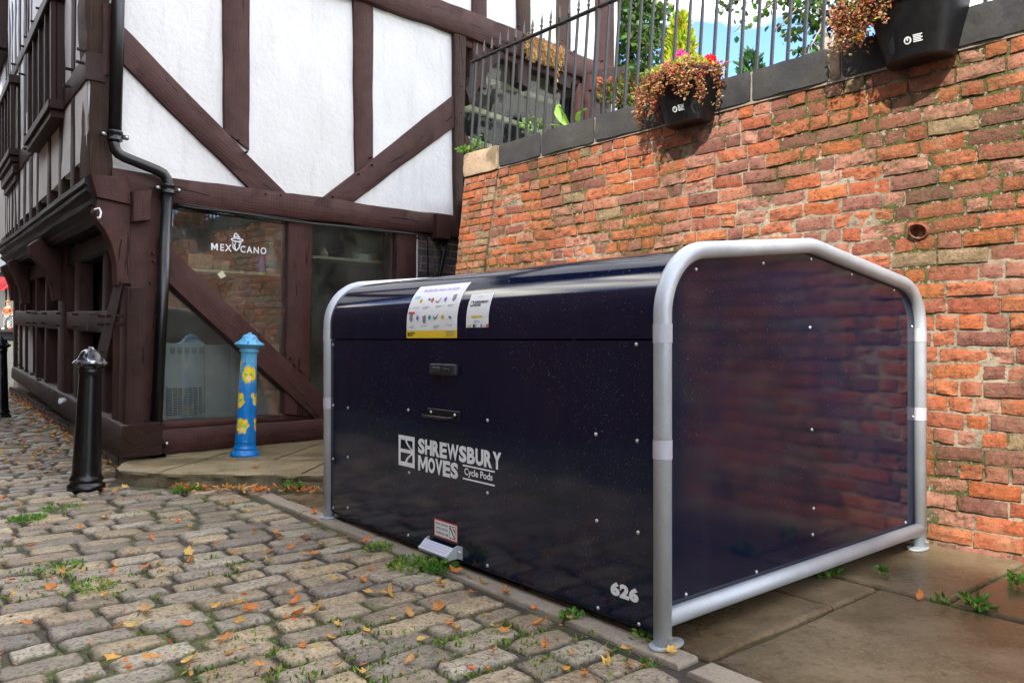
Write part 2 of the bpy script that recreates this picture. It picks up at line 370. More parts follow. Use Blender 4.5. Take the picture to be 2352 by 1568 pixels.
def setts():
    vs, fs, cs = [], [], []
    a = -1.6; row = 0
    while a < 26:
        near = a < 4.6; pitch = (.142 if near else .130) + R.uniform(-.012, .014)
        b = -.095 - R.uniform(0, .04)
        while b > (-3.4 - max(0, a - 1) * 1.0) and b > -14:
            ln = R.choice([.15, .19, .22, .25, .29, .33, .21, .26]); w2 = pitch - R.uniform(.010, .024)
            ca, cb = a + pitch / 2 + R.uniform(-.006, .006), b - ln / 2; b -= ln + R.uniform(-.004, .006)
            wob = .05 * nz1(cb * .8, a * .8, 3)
            p = pod(ca + wob, cb, 0); x, y = p.x, p.y
            if y < 1.7 or y > 26: continue
            k = CX + FP * x / y
            if k < -260 or k > 2500: continue
            if inside(HOUSEP, x, y) or inside(PLAT, x, y): continue
            near_pl = min(math.hypot(x - q[0], y - q[1]) for q in PLAT) < .13
            if near_pl and y > 5.45: continue
            nu, nv = (11, 8) if y < 4.4 else ((7, 6) if y < 8 else (4, 4))
            hgt = R.uniform(-.004, .006); til = R.uniform(-.03, .03); til2 = R.uniform(-.04, .04); skew = R.uniform(-.05, .05)
            col = R.choice(COLS_SETT); col = (col[0] * 1.20, col[1] * 1.13, col[2] * .95); m = R.uniform(.75, 1.12); col = tuple(c * m for c in col)
            b0 = len(vs); seed = R.uniform(0, 99); l2 = ln / 2 - .006
            g0 = ground_z(x, y)
            for j in range(nv):
                for i in range(nu):
                    s = -1 + 2 * i / (nu - 1); t = -1 + 2 * j / (nv - 1); s = math.copysign(abs(s) ** .6, s); t = math.copysign(abs(t) ** .62, t)
                    ed = max(abs(s), abs(t))
                    ro = 1 - .045 * (s * s * t * t) ** 1.5          # rounded corners
                    jx = 1 + .13 * nz1(s * 1.2 + seed, t * 1.2, seed); jy = 1 + .24 * nz1(s * 1.4, t * 1.4 + seed, seed + 5)
                    bb = cb + (s * l2) * ro * jx; aa = ca + wob + (t * w2 / 2) * ro * jy + skew * s * l2
                    q = pod(aa, bb, 0)
                    z = g0 + hgt + til * s * l2 + til2 * t * w2 / 2 + .005 * nz1(s * 2.5 + seed, t * 1.6, seed) + .0025 * nz1(s * 7 + seed, t * 5, seed) + .004 * nz1(s * 1.2, t * .8, seed + 30) - .010 * (abs(s) ** 20 + abs(t) ** 14)
                    if ed > .999: z = min(z, g0 - .012)
                    vs.append((q.x, q.y, z)); cs.append((*col, 0.0 if ed > .999 else min(1, (1 - ed) * 6)))
            # skirt
            ring = [i for i in range(nu)] + [j * nu + nu - 1 for j in range(1, nv)] + [(nv - 1) * nu + i for i in range(nu - 2, -1, -1)] + [j * nu for j in range(nv - 2, 0, -1)]
            fs += [(b0 + j * nu + i, b0 + j * nu + i + 1, b0 + (j + 1) * nu + i + 1, b0 + (j + 1) * nu + i) for j in range(nv - 1) for i in range(nu - 1)]
            s0 = len(vs)
            for r_ in ring:
                q = vs[b0 + r_]; vs.append((q[0], q[1], g0 - .05)); cs.append((*col, 0))
            n = len(ring)
            fs += [(b0 + ring[i], s0 + i, s0 + (i + 1) % n, b0 + ring[(i + 1) % n]) for i in range(n)]
        a += pitch; row += 1
    o = mesh_obj('cobbles', vs, fs, M_SETT, smooth=True, cols=cs); tag(o, kind='structure')
setts()
def slab(mb, poly, top, thick=.06, seed=0, rnd=.02):
    "flagstone with a softened, slightly uneven rim; poly in pod (a,b)"
    n = len(poly); cx = sum(p[0] for p in poly) / n; cy = sum(p[1] for p in poly) / n; ring = []
    for i in range(n):
        p, q = poly[i], poly[(i + 1) % n]; L_ = math.hypot(q[0] - p[0], q[1] - p[1]); k = max(2, int(L_ / .06))
        ring += [(p[0] + (q[0] - p[0]) * j / k, p[1] + (q[1] - p[1]) * j / k) for j in range(k)]
    m = len(ring); vs = []
    for inset, dz in ((0, -thick), (0, -.012), (.006, -.003), (.016, 0)):
        for (a, b) in ring:
            d = math.hypot(a - cx, b - cy) or 1; jj = .010 * nz1(a * 9, b * 9, seed) + inset + .007
            aa, bb = a - (a - cx) / d * jj, b - (b - cy) / d * jj
            p = pod(aa, bb, top + dz); vs.append(p)
    fs = [(r * m + i, r * m + (i + 1) % m, (r + 1) * m + (i + 1) % m, (r + 1) * m + i) for r in range(3) for i in range(m)]
    fs.append(tuple(range(3 * m, 4 * m))); mb.add(vs, fs)
fl = MB()
for k, poly in enumerate([
    [(-.17, .045), (-.17, 1.20), (-1.5, 1.24), (-1.5, -.02), (-.6, -.02)],
    [(.02 + .75, .045), (.77, .84), (-.16, .84), (-.16, .045)], [(.77, .85), (.77, 1.25), (-.16, 1.2), (-.16, .85)],
    [(.9, 1.26), (.9, 2.6), (-.42, 2.6), (-.42, 1.22)], [(-.43, 1.23), (-.43, 2.9), (-1.5, 2.9), (-1.5, 1.25)],
    [(1.5, .045), (1.5, .9), (.78, .9), (.78, .045)], [(2.3, .045), (2.3, .8), (1.51, .8), (1.51, .045)], [(2.85, .045), (2.85, .9), (2.31, .9), (2.31, .045)],
    [(3.35, .045), (3.35, .42), (2.86, .42), (2.86, .045)], [(2.3, .92), (2.3, 2.2), (.91, 2.2), (.91, .92)], [(3.1, .92), (3.1, 2.1), (2.31, 2.1), (2.31, .92)], [(3.5, .43), (3.3, .9), (2.86, .9), (2.86, .43)]]):
    slab(fl, poly, .004 + .003 * math.sin(k * 2.3), seed=k)
tag(fl.build('paving', M_SLAB), kind='structure')
ks = MB(); a = -.13
for L_ in (.55, .9, .62, .8, .74, .55):
    slab(ks, [(a, -.075), (a + L_, -.075), (a + L_, .038), (a, .038)], .006, seed=a); a += L_ + .004
slab(ks, [(-.8, -.10), (-.16, -.085), (-.16, .035), (-.8, .03)], .004, seed=4)
tag(ks.build('kerb_strip', M_KERB), kind='structure')
def pavement():
    pts = []
    P = PLAT
    for i in range(len(P)):
        p, q = P[i], P[(i + 1) % len(P)]; k = max(1, int(math.hypot(q[0] - p[0], q[1] - p[1]) / .05))
        pts += [(p[0] + (q[0] - p[0]) * j / k, p[1] + (q[1] - p[1]) * j / k) for j in range(k)]
    m = len(pts); vs = []; cx, cy = -1.5, 6.6
    for inset, z in ((-.02, -.04), (-.015, .0), (.006, .035), (.0, .062), (.008, .080), (.026, .090)):
        for x, y in pts:
            d = math.hypot(x - cx, y - cy); j = inset + .022 * fbm(x * 7, y * 7, z * 22, 1, 4) * (1.5 if z < .085 else .5)
            vs.append((x - (x - cx) / d * j, y - (y - cy) / d * j, z + (.004 * nz1(x * 9, y * 9) if z > .05 else 0)))
    fs = [(r * m + i, r * m + (i + 1) % m, (r + 1) * m + (i + 1) % m, (r + 1) * m + i) for r in range(5) for i in range(m)]
    fs.append(tuple(range(5 * m, 6 * m)))
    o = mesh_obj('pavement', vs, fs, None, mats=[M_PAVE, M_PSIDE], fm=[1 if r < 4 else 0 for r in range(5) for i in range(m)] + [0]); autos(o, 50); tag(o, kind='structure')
    # joints between the pavement's flags: narrow soil-filled strips lying 3 mm proud
    j = MB()
    for p, q in [((-2.55, 5.62), (-2.35, 7.0)), ((-1.5, 5.57), (-1.32, 7.7)), ((-3.0, 6.25), (-1.1, 6.18)), ((-1.9, 6.2), (-1.75, 7.4)), ((-.75, 5.58), (-.6, 8.0)), ((-2.9, 6.42), (-1.25, 7.98))]:
        p, q = Vector((*p, .0945)), Vector((*q, .0945)); t = (q - p).normalized(); n = Vector((-t.y, t.x, 0)); k = 24; vs = []
        for i in range(k + 1):
            c = p.lerp(q, i / k) + n * .012 * nz1(i * .6, p.x); wd = .005 + .004 * abs(nz1(i * 1.1, p.y, 4)); vs += [c - n * wd, c + n * wd]
        j.add(vs, [(2 * i, 2 * i + 2, 2 * i + 3, 2 * i + 1) for i in range(k)])
    tag(j.build('pavement_joints', M_SOIL), kind='structure')
pavement()

# ================================================================ brick laying
PAL = [(0.398, 0.111, 0.047), (0.424, 0.12, 0.044), (0.359, 0.101, 0.05), (0.296, 0.102, 0.066), (0.198, 0.078, 0.056), (0.435, 0.138, 0.048), (0.399, 0.161, 0.097), (0.307, 0.129, 0.088), (0.296, 0.199, 0.113), (0.387, 0.106, 0.047), (0.321, 0.103, 0.06), (0.252, 0.1, 0.071), (0.416, 0.115, 0.039)]
PALB = [(.07, .07, .085), (.09, .09, .11), (.05, .05, .06), (.11, .10, .11)]
def bricks(name, P, ufun, z0, z1, course, lens, pal, parent, mat, d=0, q=(8, 4), rough=1.0, mortar=(.42, .35, .25), mt=.013, back=.22):
    vs, fs, cs = [], [], []
    nrow = max(1, round((z1 - z0) / course)); ch = (z1 - z0) / nrow
    for r in range(nrow):
        za, zb = z0 + r * ch, z0 + (r + 1) * ch; ul, ur = ufun((za + zb) / 2)
        u = ur + R.uniform(0, .05)
        hd = R.random() < .4
        while u > ul:
            ln = (lens[0] if not hd else lens[1]) * R.uniform(.94, 1.05)
            if R.random() < .22: ln = lens[1] if not hd else lens[0]
            ua, ub = max(ul, u - ln), min(ur, u); u -= ln
            if ub - ua < .03: continue
            g = mt / 2 * R.uniform(.7, 1.4)
            A, B, Z0, Z1 = ua + g, ub - g, za + g * R.uniform(.8, 1.3), zb - g * R.uniform(.8, 1.3)
            sp = R.random() < .3; seed = R.uniform(0, 50); dd = d + R.uniform(-.005, .006) * rough; amp = (.010 if sp else .0035) * rough
            col = R.choice(pal); m = R.uniform(.82, 1.15); col = tuple(c * m for c in col)
            if sp and pal is PAL: col = R.choice([(.42, .13, .06), (.40, .18, .12), (.43, .145, .06)])
            tilt = R.uniform(-.012, .012) * rough
            nu, nv = q if ub - ua > .14 else (max(4, q[0] // 2 + 1), q[1]); b0 = len(vs)
            for j in range(nv):
                for i in range(nu):
                    s, t = i / (nu - 1), j / (nv - 1); e = min(s, 1 - s) == 0 or min(t, 1 - t) == 0
                    uu = A + (B - A) * s; zz = Z0 + (Z1 - Z0) * t + tilt * (s - .5)
                    k = .003 * rough
                    uu += k * nz1(seed + s * 3, t * 2, 1) * (1.6 if e else .5); zz += k * nz1(seed, s * 5, t + 4) * (1.6 if e else .5)
                    dz = dd + amp * fbm(uu * 14, zz * 22, seed, 1, 3) - (.0035 if e else 0) * rough
                    vs.append(P.pt(uu, zz, dz)); cs.append((*col, .15 if e else .0))
            fs += [(b0 + j * nu + i, b0 + j * nu + i + 1, b0 + (j + 1) * nu + i + 1, b0 + (j + 1) * nu + i) for j in range(nv - 1) for i in range(nu - 1)]
            ring = [i for i in range(nu)] + [j * nu + nu - 1 for j in range(1, nv)] + [(nv - 1) * nu + i for i in range(nu - 2, -1, -1)] + [j * nu for j in range(nv - 2, 0, -1)]
            s0 = len(vs); n = len(ring)
            for r_ in ring: vs.append(vs[b0 + r_] - P.dn * .02); cs.append((*[c * .7 for c in col], .6))
            fs += [(b0 + ring[i], s0 + i, s0 + (i + 1) % n, b0 + ring[(i + 1) % n]) for i in range(n)]
    # mortar bed: one rough sheet behind the brick faces, with the wall's thickness behind it
    st = course * .33; zs = rng(z0, z1, st); uL, uR = ufun(z0)[0], ufun(z0)[1]; nu = max(2, int((uR - uL) / (st * 1.3))); b0 = len(vs)
    for z in zs:
        a_, b_ = ufun(z)
        for i in range(nu + 1):
            u = a_ + (b_ - a_) * i / nu
            vs.append(P.pt(u, z, d - .0085 * (1 if rough > .5 else .6) + .004 * rough * fbm(u * 18, z * 18, 7, 1, 3))); m = .85 + .3 * nz1(u * 3, z * 3, 2); cs.append((*[c * m for c in mortar], 1.0))
    n = nu + 1
    fs += [(b0 + j * n + i, b0 + j * n + i + 1, b0 + (j + 1) * n + i + 1, b0 + (j + 1) * n + i) for j in range(len(zs) - 1) for i in range(nu)]
    s0 = len(vs); mm = len(zs) - 1
    for z in (z0, z1):
        a_, b_ = ufun(z)
        for u in (a_, b_): vs += [P.pt(u, z, d - .012), P.pt(u, z, d - back)]; cs += [(*mortar, 1.)] * 2
    fs += [(s0, s0 + 1, s0 + 5, s0 + 4), (s0 + 2, s0 + 6, s0 + 7, s0 + 3), (s0 + 4, s0 + 5, s0 + 7, s0 + 6), (s0 + 1, s0 + 3, s0 + 7, s0 + 5), (s0, s0 + 2, s0 + 3, s0 + 1)]
    return mesh_obj(name, vs, fs, mat, parent, cols=cs)

# ================================================================ the brick wall
wall = thing('brick_wall', WL.pt(-1.5, 0), 'long old red brick garden wall with mossy joints and black stone coping', 'wall')
wend = lambda z: -(3.86 + max(0, 2.49 - z) * .16)
qu = lambda z: -(3.40 + max(0, 2.49 - z) * .22)
bricks('brickwork', WL, lambda z: (qu(z), 1.6), -.05, 2.485, .082, (.232, .112), PAL, wall, M_BRICK, q=(9, 5))
bricks('brick_pier', WL, lambda z: (wend(z), qu(z) - .004), -.05, 2.47, .062, (.19, .09), PAL[:3] + PAL[6:9] + [(.45, .17, .09)], wall, M_BRICK, d=.012, q=(5, 3), rough=.6, mortar=(.40, .29, .19), mt=.012)
def stone(name, u0, u1, z0, z1, d0, d1, mat, seed, parent, amp=.008, P=WL):
    nu = max(4, int((u1 - u0) / .04)); nz = 6; nd = 3; vs = []; idx = {}
    for k in range(nd + 1):
        for j in range(nz + 1):
            for i in range(nu + 1):
                if 0 < i < nu and 0 < j < nz and 0 < k < nd: continue
                u = u0 + (u1 - u0) * i / nu; z = z0 + (z1 - z0) * j / nz; d = d0 + (d1 - d0) * k / nd
                e = (i in (0, nu)) + (j in (0, nz)) + (k in (0, nd)); n = Vector((0, 0, 0))
                fx = amp * fbm(u * 5, z * 5, seed + d, 1, 4); rr = .004 * (e - 1)
                idx[i, j, k] = len(vs)
                u2 = u + fx * .6 + (rr if i == 0 else -rr if i == nu else 0); z2 = z + amp * .8 * fbm(u * 7, d * 7, seed + 3, 1, 4) + (rr if j == 0 else -rr if j == nz else 0)
                d2 = d + amp * fbm(u * 6, z * 6, seed + 9, 1, 4) - (rr if k == nd else 0)
                vs.append(P.pt(u2, z2, d2))
    fs = []
    for i in range(nu):
        for j in range(nz): fs += [(idx[i, j, nd], idx[i + 1, j, nd], idx[i + 1, j + 1, nd], idx[i, j + 1, nd]), (idx[i, j, 0], idx[i, j + 1, 0], idx[i + 1, j + 1, 0], idx[i + 1, j, 0])]
        for k in range(nd): fs += [(idx[i, nz, k], idx[i, nz, k + 1], idx[i + 1, nz, k + 1], idx[i + 1, nz, k]), (idx[i, 0, k], idx[i + 1, 0, k], idx[i + 1, 0, k + 1], idx[i, 0, k + 1])]
    for j in range(nz):
        for k in range(nd): fs += [(idx[0, j, k], idx[0, j, k + 1], idx[0, j + 1, k + 1], idx[0, j + 1, k]), (idx[nu, j, k], idx[nu, j + 1, k], idx[nu, j + 1, k + 1], idx[nu, j, k + 1])]
    return autos(mesh_obj(name, vs, fs, mat, parent), 40)
def up_(px): return WL.uz(px, 300)[0]
edges = [up_(p) for p in (1148, 1245, 1369, 1530, 1728, 1908, 1935, 2045, 2327)] + [.2, .9, 1.6]
for i in range(len(edges) - 1):
    m = M_SAND if i == 5 else M_COPE
    stone('coping_stone', edges[i] + .004, edges[i + 1] - .004, 2.492, 2.682, -.36, .022, m, i * 7.3, wall)
stone('coping_stone', wend(2.5), edges[0] - .006, 2.475, 2.682, -.36, .028, M_SAND, 77, wall)['label'] = 'pale sandstone end stone of the coping'
# mortar bed under and between the coping stones
mb = MB(); mb.pbox(WL, wend(2.5) + .01, 1.6, 2.480, 2.674, -.33, .006); mb.build('coping_mortar', M_KERB, wall)
# terracotta pipe let into the brickwork
u, z = WL.uz(2112, 532)
c = WL.pt(u, z, -.06); rim = []; pm = MB(); n = 20
for r0, r1, a_, b_ in ((.048, .050, 0, .085), (.038, .037, .087, .01)): pass
pv = []
for rr, dd in ((.036, -.02), (.037, .05), (.040, .082), (.047, .083), (.050, .06), (.050, -.02)):
    for k in range(n):
        t = 2 * math.pi * k / n; dx = .012 * math.sin(t)
        pv.append(WL.pt(u + math.cos(t) * rr, z + math.sin(t) * rr * .82, -.055 + dd * (1 + .25 * math.sin(t))))
pm.add(pv, [(i * n + k, i * n + (k + 1) % n, (i + 1) * n + (k + 1) % n, (i + 1) * n + k) for i in range(5) for k in range(n)])
pm.build('clay_pipe', plain('rusty_clay', (.30, .10, .05), .8, 0, .5, 40, .6), wall, True)
pm = MB(); pm.lathe(WL.pt(u, z, -.03), [(.001, 0), (.035, .001)], 16, WL.dn); pm.build('pipe_mouth', M_DARK, wall)
settle(wall)
# the raised garden behind the wall
gp = [WL.pt(-3.8, 0, -.28), WL.pt(9, 0, -.28), Vector((30, 0, 0)), Vector((40, 60, 0)), F.pt(8, 0, .0), F.pt(3.62, 0, .0)]
mb = MB(); mb.prism([Vector((p.x, p.y, 2.62)) for p in gp][::-1], (0, 0, -2.7)); tag(mb.build('garden_ground', M_SOIL), kind='structure')

# ================================================================ iron railing on the wall
rail = thing('iron_railing', WL.pt(-3.7, 2.68, -.1), 'grey black iron railing with spiked bars along the wall coping', 'railing')
ZB, ZR = 2.66, 3.536; D0 = -.06; LEAN = .062
def rp_(u, z): return WL.pt(u, z, D0) + Vector((LEAN * (z - ZB), .012 * (z - ZB), 0))
u = WL.uz(1079.5, 350, D0)[0]; k = 0; U0 = u
while u < .9:
    jx = R.uniform(-.004, .004); s = .0092 if k != 14 else .014
    mb = MB(); p0, p1 = rp_(u + jx, ZB - .02), rp_(u + jx, ZR - .005)
    ax, ay = WL.du * s * 2, WL.dn * s * 2
    mb.box(p0 - ax / 2 - ay / 2, ax, ay, p1 - p0)
    if k: bev(mb.build('bar', M_IRON, rail), .002, 1)
    else: bev(mb.build('bar', M_IRON, rail), .002, 1)
    t0 = rp_(u + jx, ZR + .02); up = (rp_(u, ZR + 1) - rp_(u, ZR)).normalized(); mb = MB()
    mb.lathe(t0 - up * .01, [(.0075, 0), (.0075, .03), (.014, .04), (.014, .046), (.0065, .052), (.012, .075), (.006, .11), (.0012, .15)], 8, up)
    mb.build('spike', M_IRON, rail, True)
    u += .1058; k += 1
mb = MB(); e = rp_(.95, ZR) - rp_(U0 - .08, ZR)
mb.box(rp_(U0 - .06, ZR) - WL.dn * .022 + Vector((0, 0, -.006)), e, WL.dn * .044, (0, 0, .014)); bev(mb.build('top_rail', M_IRON, rail), .003)
mb = MB(); mb.box(rp_(U0 - .04, ZR - .33), WL.du * .012, WL.dn * .03, rp_(U0, ZR - .02) - rp_(U0, ZR - .33)); mb.build('end_bracket', M_IRON, rail)
settle(rail)

# ================================================================ the house
house = thing('timber_framed_house', F.pt(0, 0), 'white plastered timber framed house with dark brown beams and shop window', 'house')
def timber(P, q, d=.03, th=.14, mat=None, name='timber', wob=.006, parent=None, seed=None, N=None, label=None):
    "q: the four corners p0,p1 (one long edge) p2,p3 (other long edge) as (u,z) on plane P"
    seed = R.uniform(0, 99) if seed is None else seed
    p0, p1, p2, p3 = q; ln = math.hypot(p1[0] - p0[0], p1[1] - p0[1]); wd = math.hypot(p3[0] - p0[0], p3[1] - p0[1])
    N = N or max(3, int(ln / .09)); vs, uvs = [], []; b = min(.008, wd * .12)
    for i in range(N + 1):
        t = i / N; A = (p0[0] + (p1[0] - p0[0]) * t, p0[1] + (p1[1] - p0[1]) * t); B = (p3[0] + (p2[0] - p3[0]) * t, p3[1] + (p2[1] - p3[1]) * t)
        wx, wz = B[0] - A[0], B[1] - A[1]; w_ = math.hypot(wx, wz) or 1; wx /= w_; wz /= w_
        ja = wob * fbm(t * ln * 1.6, seed, 1, 1, 4) * 1.6; jb = wob * fbm(t * ln * 1.6, seed, 9, 1, 4) * 1.6
        for k, (base, off, dd, v) in enumerate(((A, ja, d - th, -th), (A, ja, d - b, -b), (A, ja + b, d, 0), (None, 0, d + .002, w_ / 2), (B, jb - b, d, w_), (B, jb, d - b, w_ + b), (B, jb, d - th, w_ + th))):
            if base is None: uu, zz = (A[0] + B[0]) / 2, (A[1] + B[1]) / 2
            else: uu, zz = base[0] + wx * off, base[1] + wz * off
            d2 = dd + (wob * .5 * fbm(t * ln * 3, seed + k, 5, 1, 3) if 0 < k < 6 else 0)
            vs.append(P.pt(uu, zz, d2)); uvs.append((t * ln + seed, v + seed * .37))
    fs = [(i * 7 + k, i * 7 + k + 1, (i + 1) * 7 + k + 1, (i + 1) * 7 + k) for i in range(N) for k in range(6)]
    fs += [tuple(range(6, -1, -1)), tuple(range(N * 7, N * 7 + 7))]
    # keep normals outward whichever way round the quad came
    cr = (p1[0] - p0[0]) * (p3[1] - p0[1]) - (p1[1] - p0[1]) * (p3[0] - p0[0])
    if cr > 0: fs = [tuple(reversed(f)) for f in fs]
    fs = [tuple(reversed(f)) for f in fs]
    o = mesh_obj(name, vs, fs, mat or M_TIM, parent or house, uvs=uvs); autos(o, 50)
    if label: o['label'] = label
    return o
def TP(P, pts, d=.03, **k): return timber(P, [P.uz(*p, d) for p in pts], d, **k)
def peg(P, px, py, d, mat=M_TIM2, ln=.05, r=.011, parent=None):
    u, z = P.uz(px, py, d); mb = MB(); mb.tube([P.pt(u, z, d - .02), P.pt(u + R.uniform(-.004, .004), z + .004, d + ln)], r, 7); return mb.build('peg', mat, parent or house, False)
def panel(P, u0, u1, z0, z1, d, name='plaster_panel', mat=M_PLA, th=.1, st=.09, amp=.009):
    us, zs = rng(u0, u1, st), rng(z0, z1, st); n = len(us)
    vs = [P.pt(u, z, d + amp * fbm(u * 1.5, z * 1.5, d + u0, 1, 4)) for z in zs for u in us]
    fs = [(j * n + i, j * n + i + 1, (j + 1) * n + i + 1, (j + 1) * n + i) for j in range(len(zs) - 1) for i in range(n - 1)]
    mb = MB(); mb.add(vs, fs); mb.pbox(P, u0, u1, z0, z1, d - th, d - .02)
    return mb.build(name, mat, house, True)
# --- gable wall, upper storey
panel(F, -.26, 3.5, 2.36, 4.6, 0)
panel(F, 1.6, 6.28, 4.6, 8.2, 0)
U = lambda px, d=.03: F.uz(px, 500, d)[0]
timber(F, [(.3, 2.405), (3.50, 2.425), (3.50, 2.187), (.3, 2.187)], .055, .25, wob=.012, name='bressummer')
timber(F, [(-.1, 2.42), (.36, 2.405), (.36, 2.20), (-.1, 2.20)], .045, .25, name='bressummer')
timber(F, [(1.6, 4.76), (6.52, 4.74), (6.52, 4.45), (1.6, 4.45)], .075, .25, wob=.014, name='upper_beam')
TP(F, [(285, 62), (664, 449), (574, 434), (285, 150)], .034, name='brace')
TP(F, [(735, 460), (1046, 217), (1046, 291), (806, 470)], .034, name='brace')
TP(F, [(512, -60), (515, 300), (574, 345), (575, -60)], .028, name='stud')
TP(F, [(812, 0), (817, 395), (858, 365), (858, 10)], .028, name='stud')
TP(F, [(1044, 62), (1048, 520), (1062, 520), (1072, 72)], .06, name='corner_post', mat=M_TIMOLD)
for (a_, b_) in ((1086, 1119), (1190, 1219), (1281, 1312), (1373, 1411)):
    TP(F, [(a_, -420), (a_, 190), (b_, 205), (b_, -420)], .05 if a_ > 1300 else .03, name='stud', mat=M_TIMOLD if a_ in (1190, 1281) else M_TIM)
# corner of the jetty: carved post, plank, beam ends
TP(F, [(204, -60), (203, 402), (256, 402), (252, -60)], .03, name='corner_post', mat=M_TIMOLD, th=.22, wob=.02, label='old carved oak corner post with deep grain')
TP(F, [(236, 8), (234, 172), (260, 172), (262, 8)], .055, name='cover_board', th=.05)
TP(F, [(209, 399), (224, 452), (301, 469), (297, 408)], .10, name='beam_end', th=.3, wob=.004)
TP(F, [(305, 440), (306, 508), (347, 504), (350, 436)], .13, name='beam_end', th=.15, wob=.004)
# --- ground floor of the gable
TP(F, [(287, 450), (279, 968), (362, 975), (374, 455)], .045, name='corner_post', th=.24, wob=.004, label='broad corner post at the foot of the drainpipe')
timber(F, [(-.02, .300), (2.95, .275), (2.95, .092), (-.02, .092)], .065, .3, name='sill_beam', wob=.006)
timber(F, [(-.005, .385), (.30, .385), (.30, .298), (-.005, .303)], .060, .25, name='post_foot', wob=.006)
timber(F, [(.27, .355), (2.4, .335), (2.4, .272), (.27, .292)], .0, .12, name='window_frame', wob=.002)
TP(F, [(664, 505), (655, 950), (711, 955), (719, 513)], .03, name='window_post', wob=.003)
TP(F, [(911, 530), (906, 960), (952, 955), (957, 540)], .04, name='window_post', wob=.003)
TP(F, [(897, 525), (894, 950), (911, 955), (912, 528)], -.03, name='window_frame', wob=.002)
TP(F, [(365, 543), (752, 914), (752, 987), (365, 629)], .05, name='brace', th=.12, wob=.006)
TP(F, [(655, 870), (655, 960), (669, 960), (669, 880)], -.0, name='window_frame', wob=.002)
mb = MB(); mb.pbox(F, F.uz(957, 540, .02)[0], F.uz(959.5, 540, .02)[0], .3, 2.19, -.02, .018); mb.build('white_edge', M_PLA, house)
bricks('blue_brickwork', F, lambda z: (F.uz(959.5, 540)[0], 3.75), .05, 2.19, .078, (.225, .11), PALB, house, M_BLUEB, d=0, q=(3, 2), rough=.4, mortar=(.42, .26, .18), mt=.012)
# windows
for a_, b_, nm in ((.28, F.uz(660, 500, -.02)[0], 'left'), (F.uz(716, 500, -.02)[0], F.uz(900, 500, -.02)[0], 'right')):
    mb = MB(); mb.pbox(F, a_, b_, .33, 2.2, -.03, -.025); mb.build('window_pane', M_GLASS, house)
# cable under the bressummer, hanging and dropping at the far end
pts = [F.pt(*F.uz(x, y, .07), .07) for x, y in ((402, 470), (450, 478), (520, 486), (600, 497), (660, 507), (715, 514), (780, 520), (850, 528), (920, 535), (975, 540), (982, 555), (983, 600), (984, 680))]
mb = MB(); mb.tube(pts, .009, 6); mb.tube([p + Vector((0, 0, .012 + .006 * math.sin(i * 2))) for i, p in enumerate(pts[:10])], .006, 6); mb.build('cable', M_BLACKP, house, True)
mb = MB(); mb.pbox(F, F.uz(1002, 500, .1)[0], F.uz(1033, 500, .1)[0], F.uz(1015, 548, .1)[1], F.uz(1015, 492, .1)[1], .0, .12); bev(mb.build('junction_box', M_TIM, house))
mb = MB(); ub, zb = F.uz(1018, 560, .07)
for i in range(70):
    p = F.pt(ub + R.uniform(-.05, .06), zb + R.uniform(-.10, .02), .05 + R.uniform(-.03, .05)); q = p + Vector([R.uniform(-.04, .04) for _ in range(3)]); mb.tube([p, (p + q) / 2 + Vector((0, 0, .015)), q], .003, 4, False)
mb.build('wire_tangle', M_BLACKP, house)
mb = MB(); mb.tube([F.pt(*F.uz(x, y, .06), .06) for x, y in ((1020, 560), (1018, 590), (1010, 625), (1004, 700))], .022, 8); mb.build('waste_pipe', M_BLACKP, house, True)
# pegs on the gable
for x, y in ((610, 446), (644, 449), (566, 350), (548, 322), (855, 380), (852, 362), (1052, 170), (1058, 260), (1055, 290), (1060, 200), (825, 400), (742, 455), (765, 452), (886, 540), (960, 546), (885, 536), (1060, 340)): peg(F, x, y, .05, M_TIM, .02, .010)
for x, y in ((350, 582), (352, 600), (345, 650), (356, 720), (676, 837), (693, 852), (668, 822)): peg(F, x, y, .05, M_TIM, .025, .011)
for x, y in ((1190, 60), (1246, 92), (1320, 118), (1382, 140), (1290, 95)): peg(F, x, y, .075, M_TIM, .03, .013)
# --- opening over the wall: arch brace, posts, dark window
TP(F, [(1070, 205), (1108, 130), (1122, 168), (1080, 240)], .05, name='arch_brace', mat=M_TIMOLD, wob=.012)
TP(F, [(1106, 132), (1152, 112), (1158, 128), (1120, 170)], .05, name='arch_brace', mat=M_TIMOLD, wob=.012)
TP(F, [(1068, 305), (1066, 350), (1130, 420), (1150, 415)], .03, name='brace')
TP(F, [(1330, 192), (1326, 420), (1352, 420), (1352, 190)], .04, name='post')
TP(F, [(1352, 172), (1350, 420), (1378, 420), (1380, 170)], .10, name='post')
TP(F, [(1353, 175), (1355, 206), (1400, 218), (1437, 212)], .13, name='beam_end', wob=.01)
TP(F, [(1376, 160), (1380, 215), (1437, 212), (1436, 152)], .15, th=.3, name='beam_end', mat=M_TIMOLD, wob=.012)
timber(F, [(3.55, 4.45), (5.6, 4.45), (5.6, 4.36), (3.55, 4.36)], .02, name='window_head')
mb = MB(); mb.pbox(F, 3.6, 5.55, 2.6, 4.4, -.13, -.125); mb.build('window_pane', M_GLASSD, house)
for k in range(4): timber(F, [(3.6, 4.28 - k * .28), (5.6, 4.24 - k * .34), (5.6, 4.18 - k * .34), (3.6, 4.20 - k * .28)], -.35 - k * .25, .05, name='ceiling_batten', mat=M_SHELF, wob=.002)
mb = MB(); mb.pbox(F, 3.5, 6.2, 2.55, 4.46, -2.0, -1.9); mb.pbox(F, 6.1, 6.2, 2.55, 4.46, -1.9, -.1); mb.build('interior_wall', M_DARK, house)
mb = MB(); mb.pbox(F, 3.5, 6.4, 4.46, 4.5, -2.0, -.1); mb.build('ceiling', M_ROOMW, house)
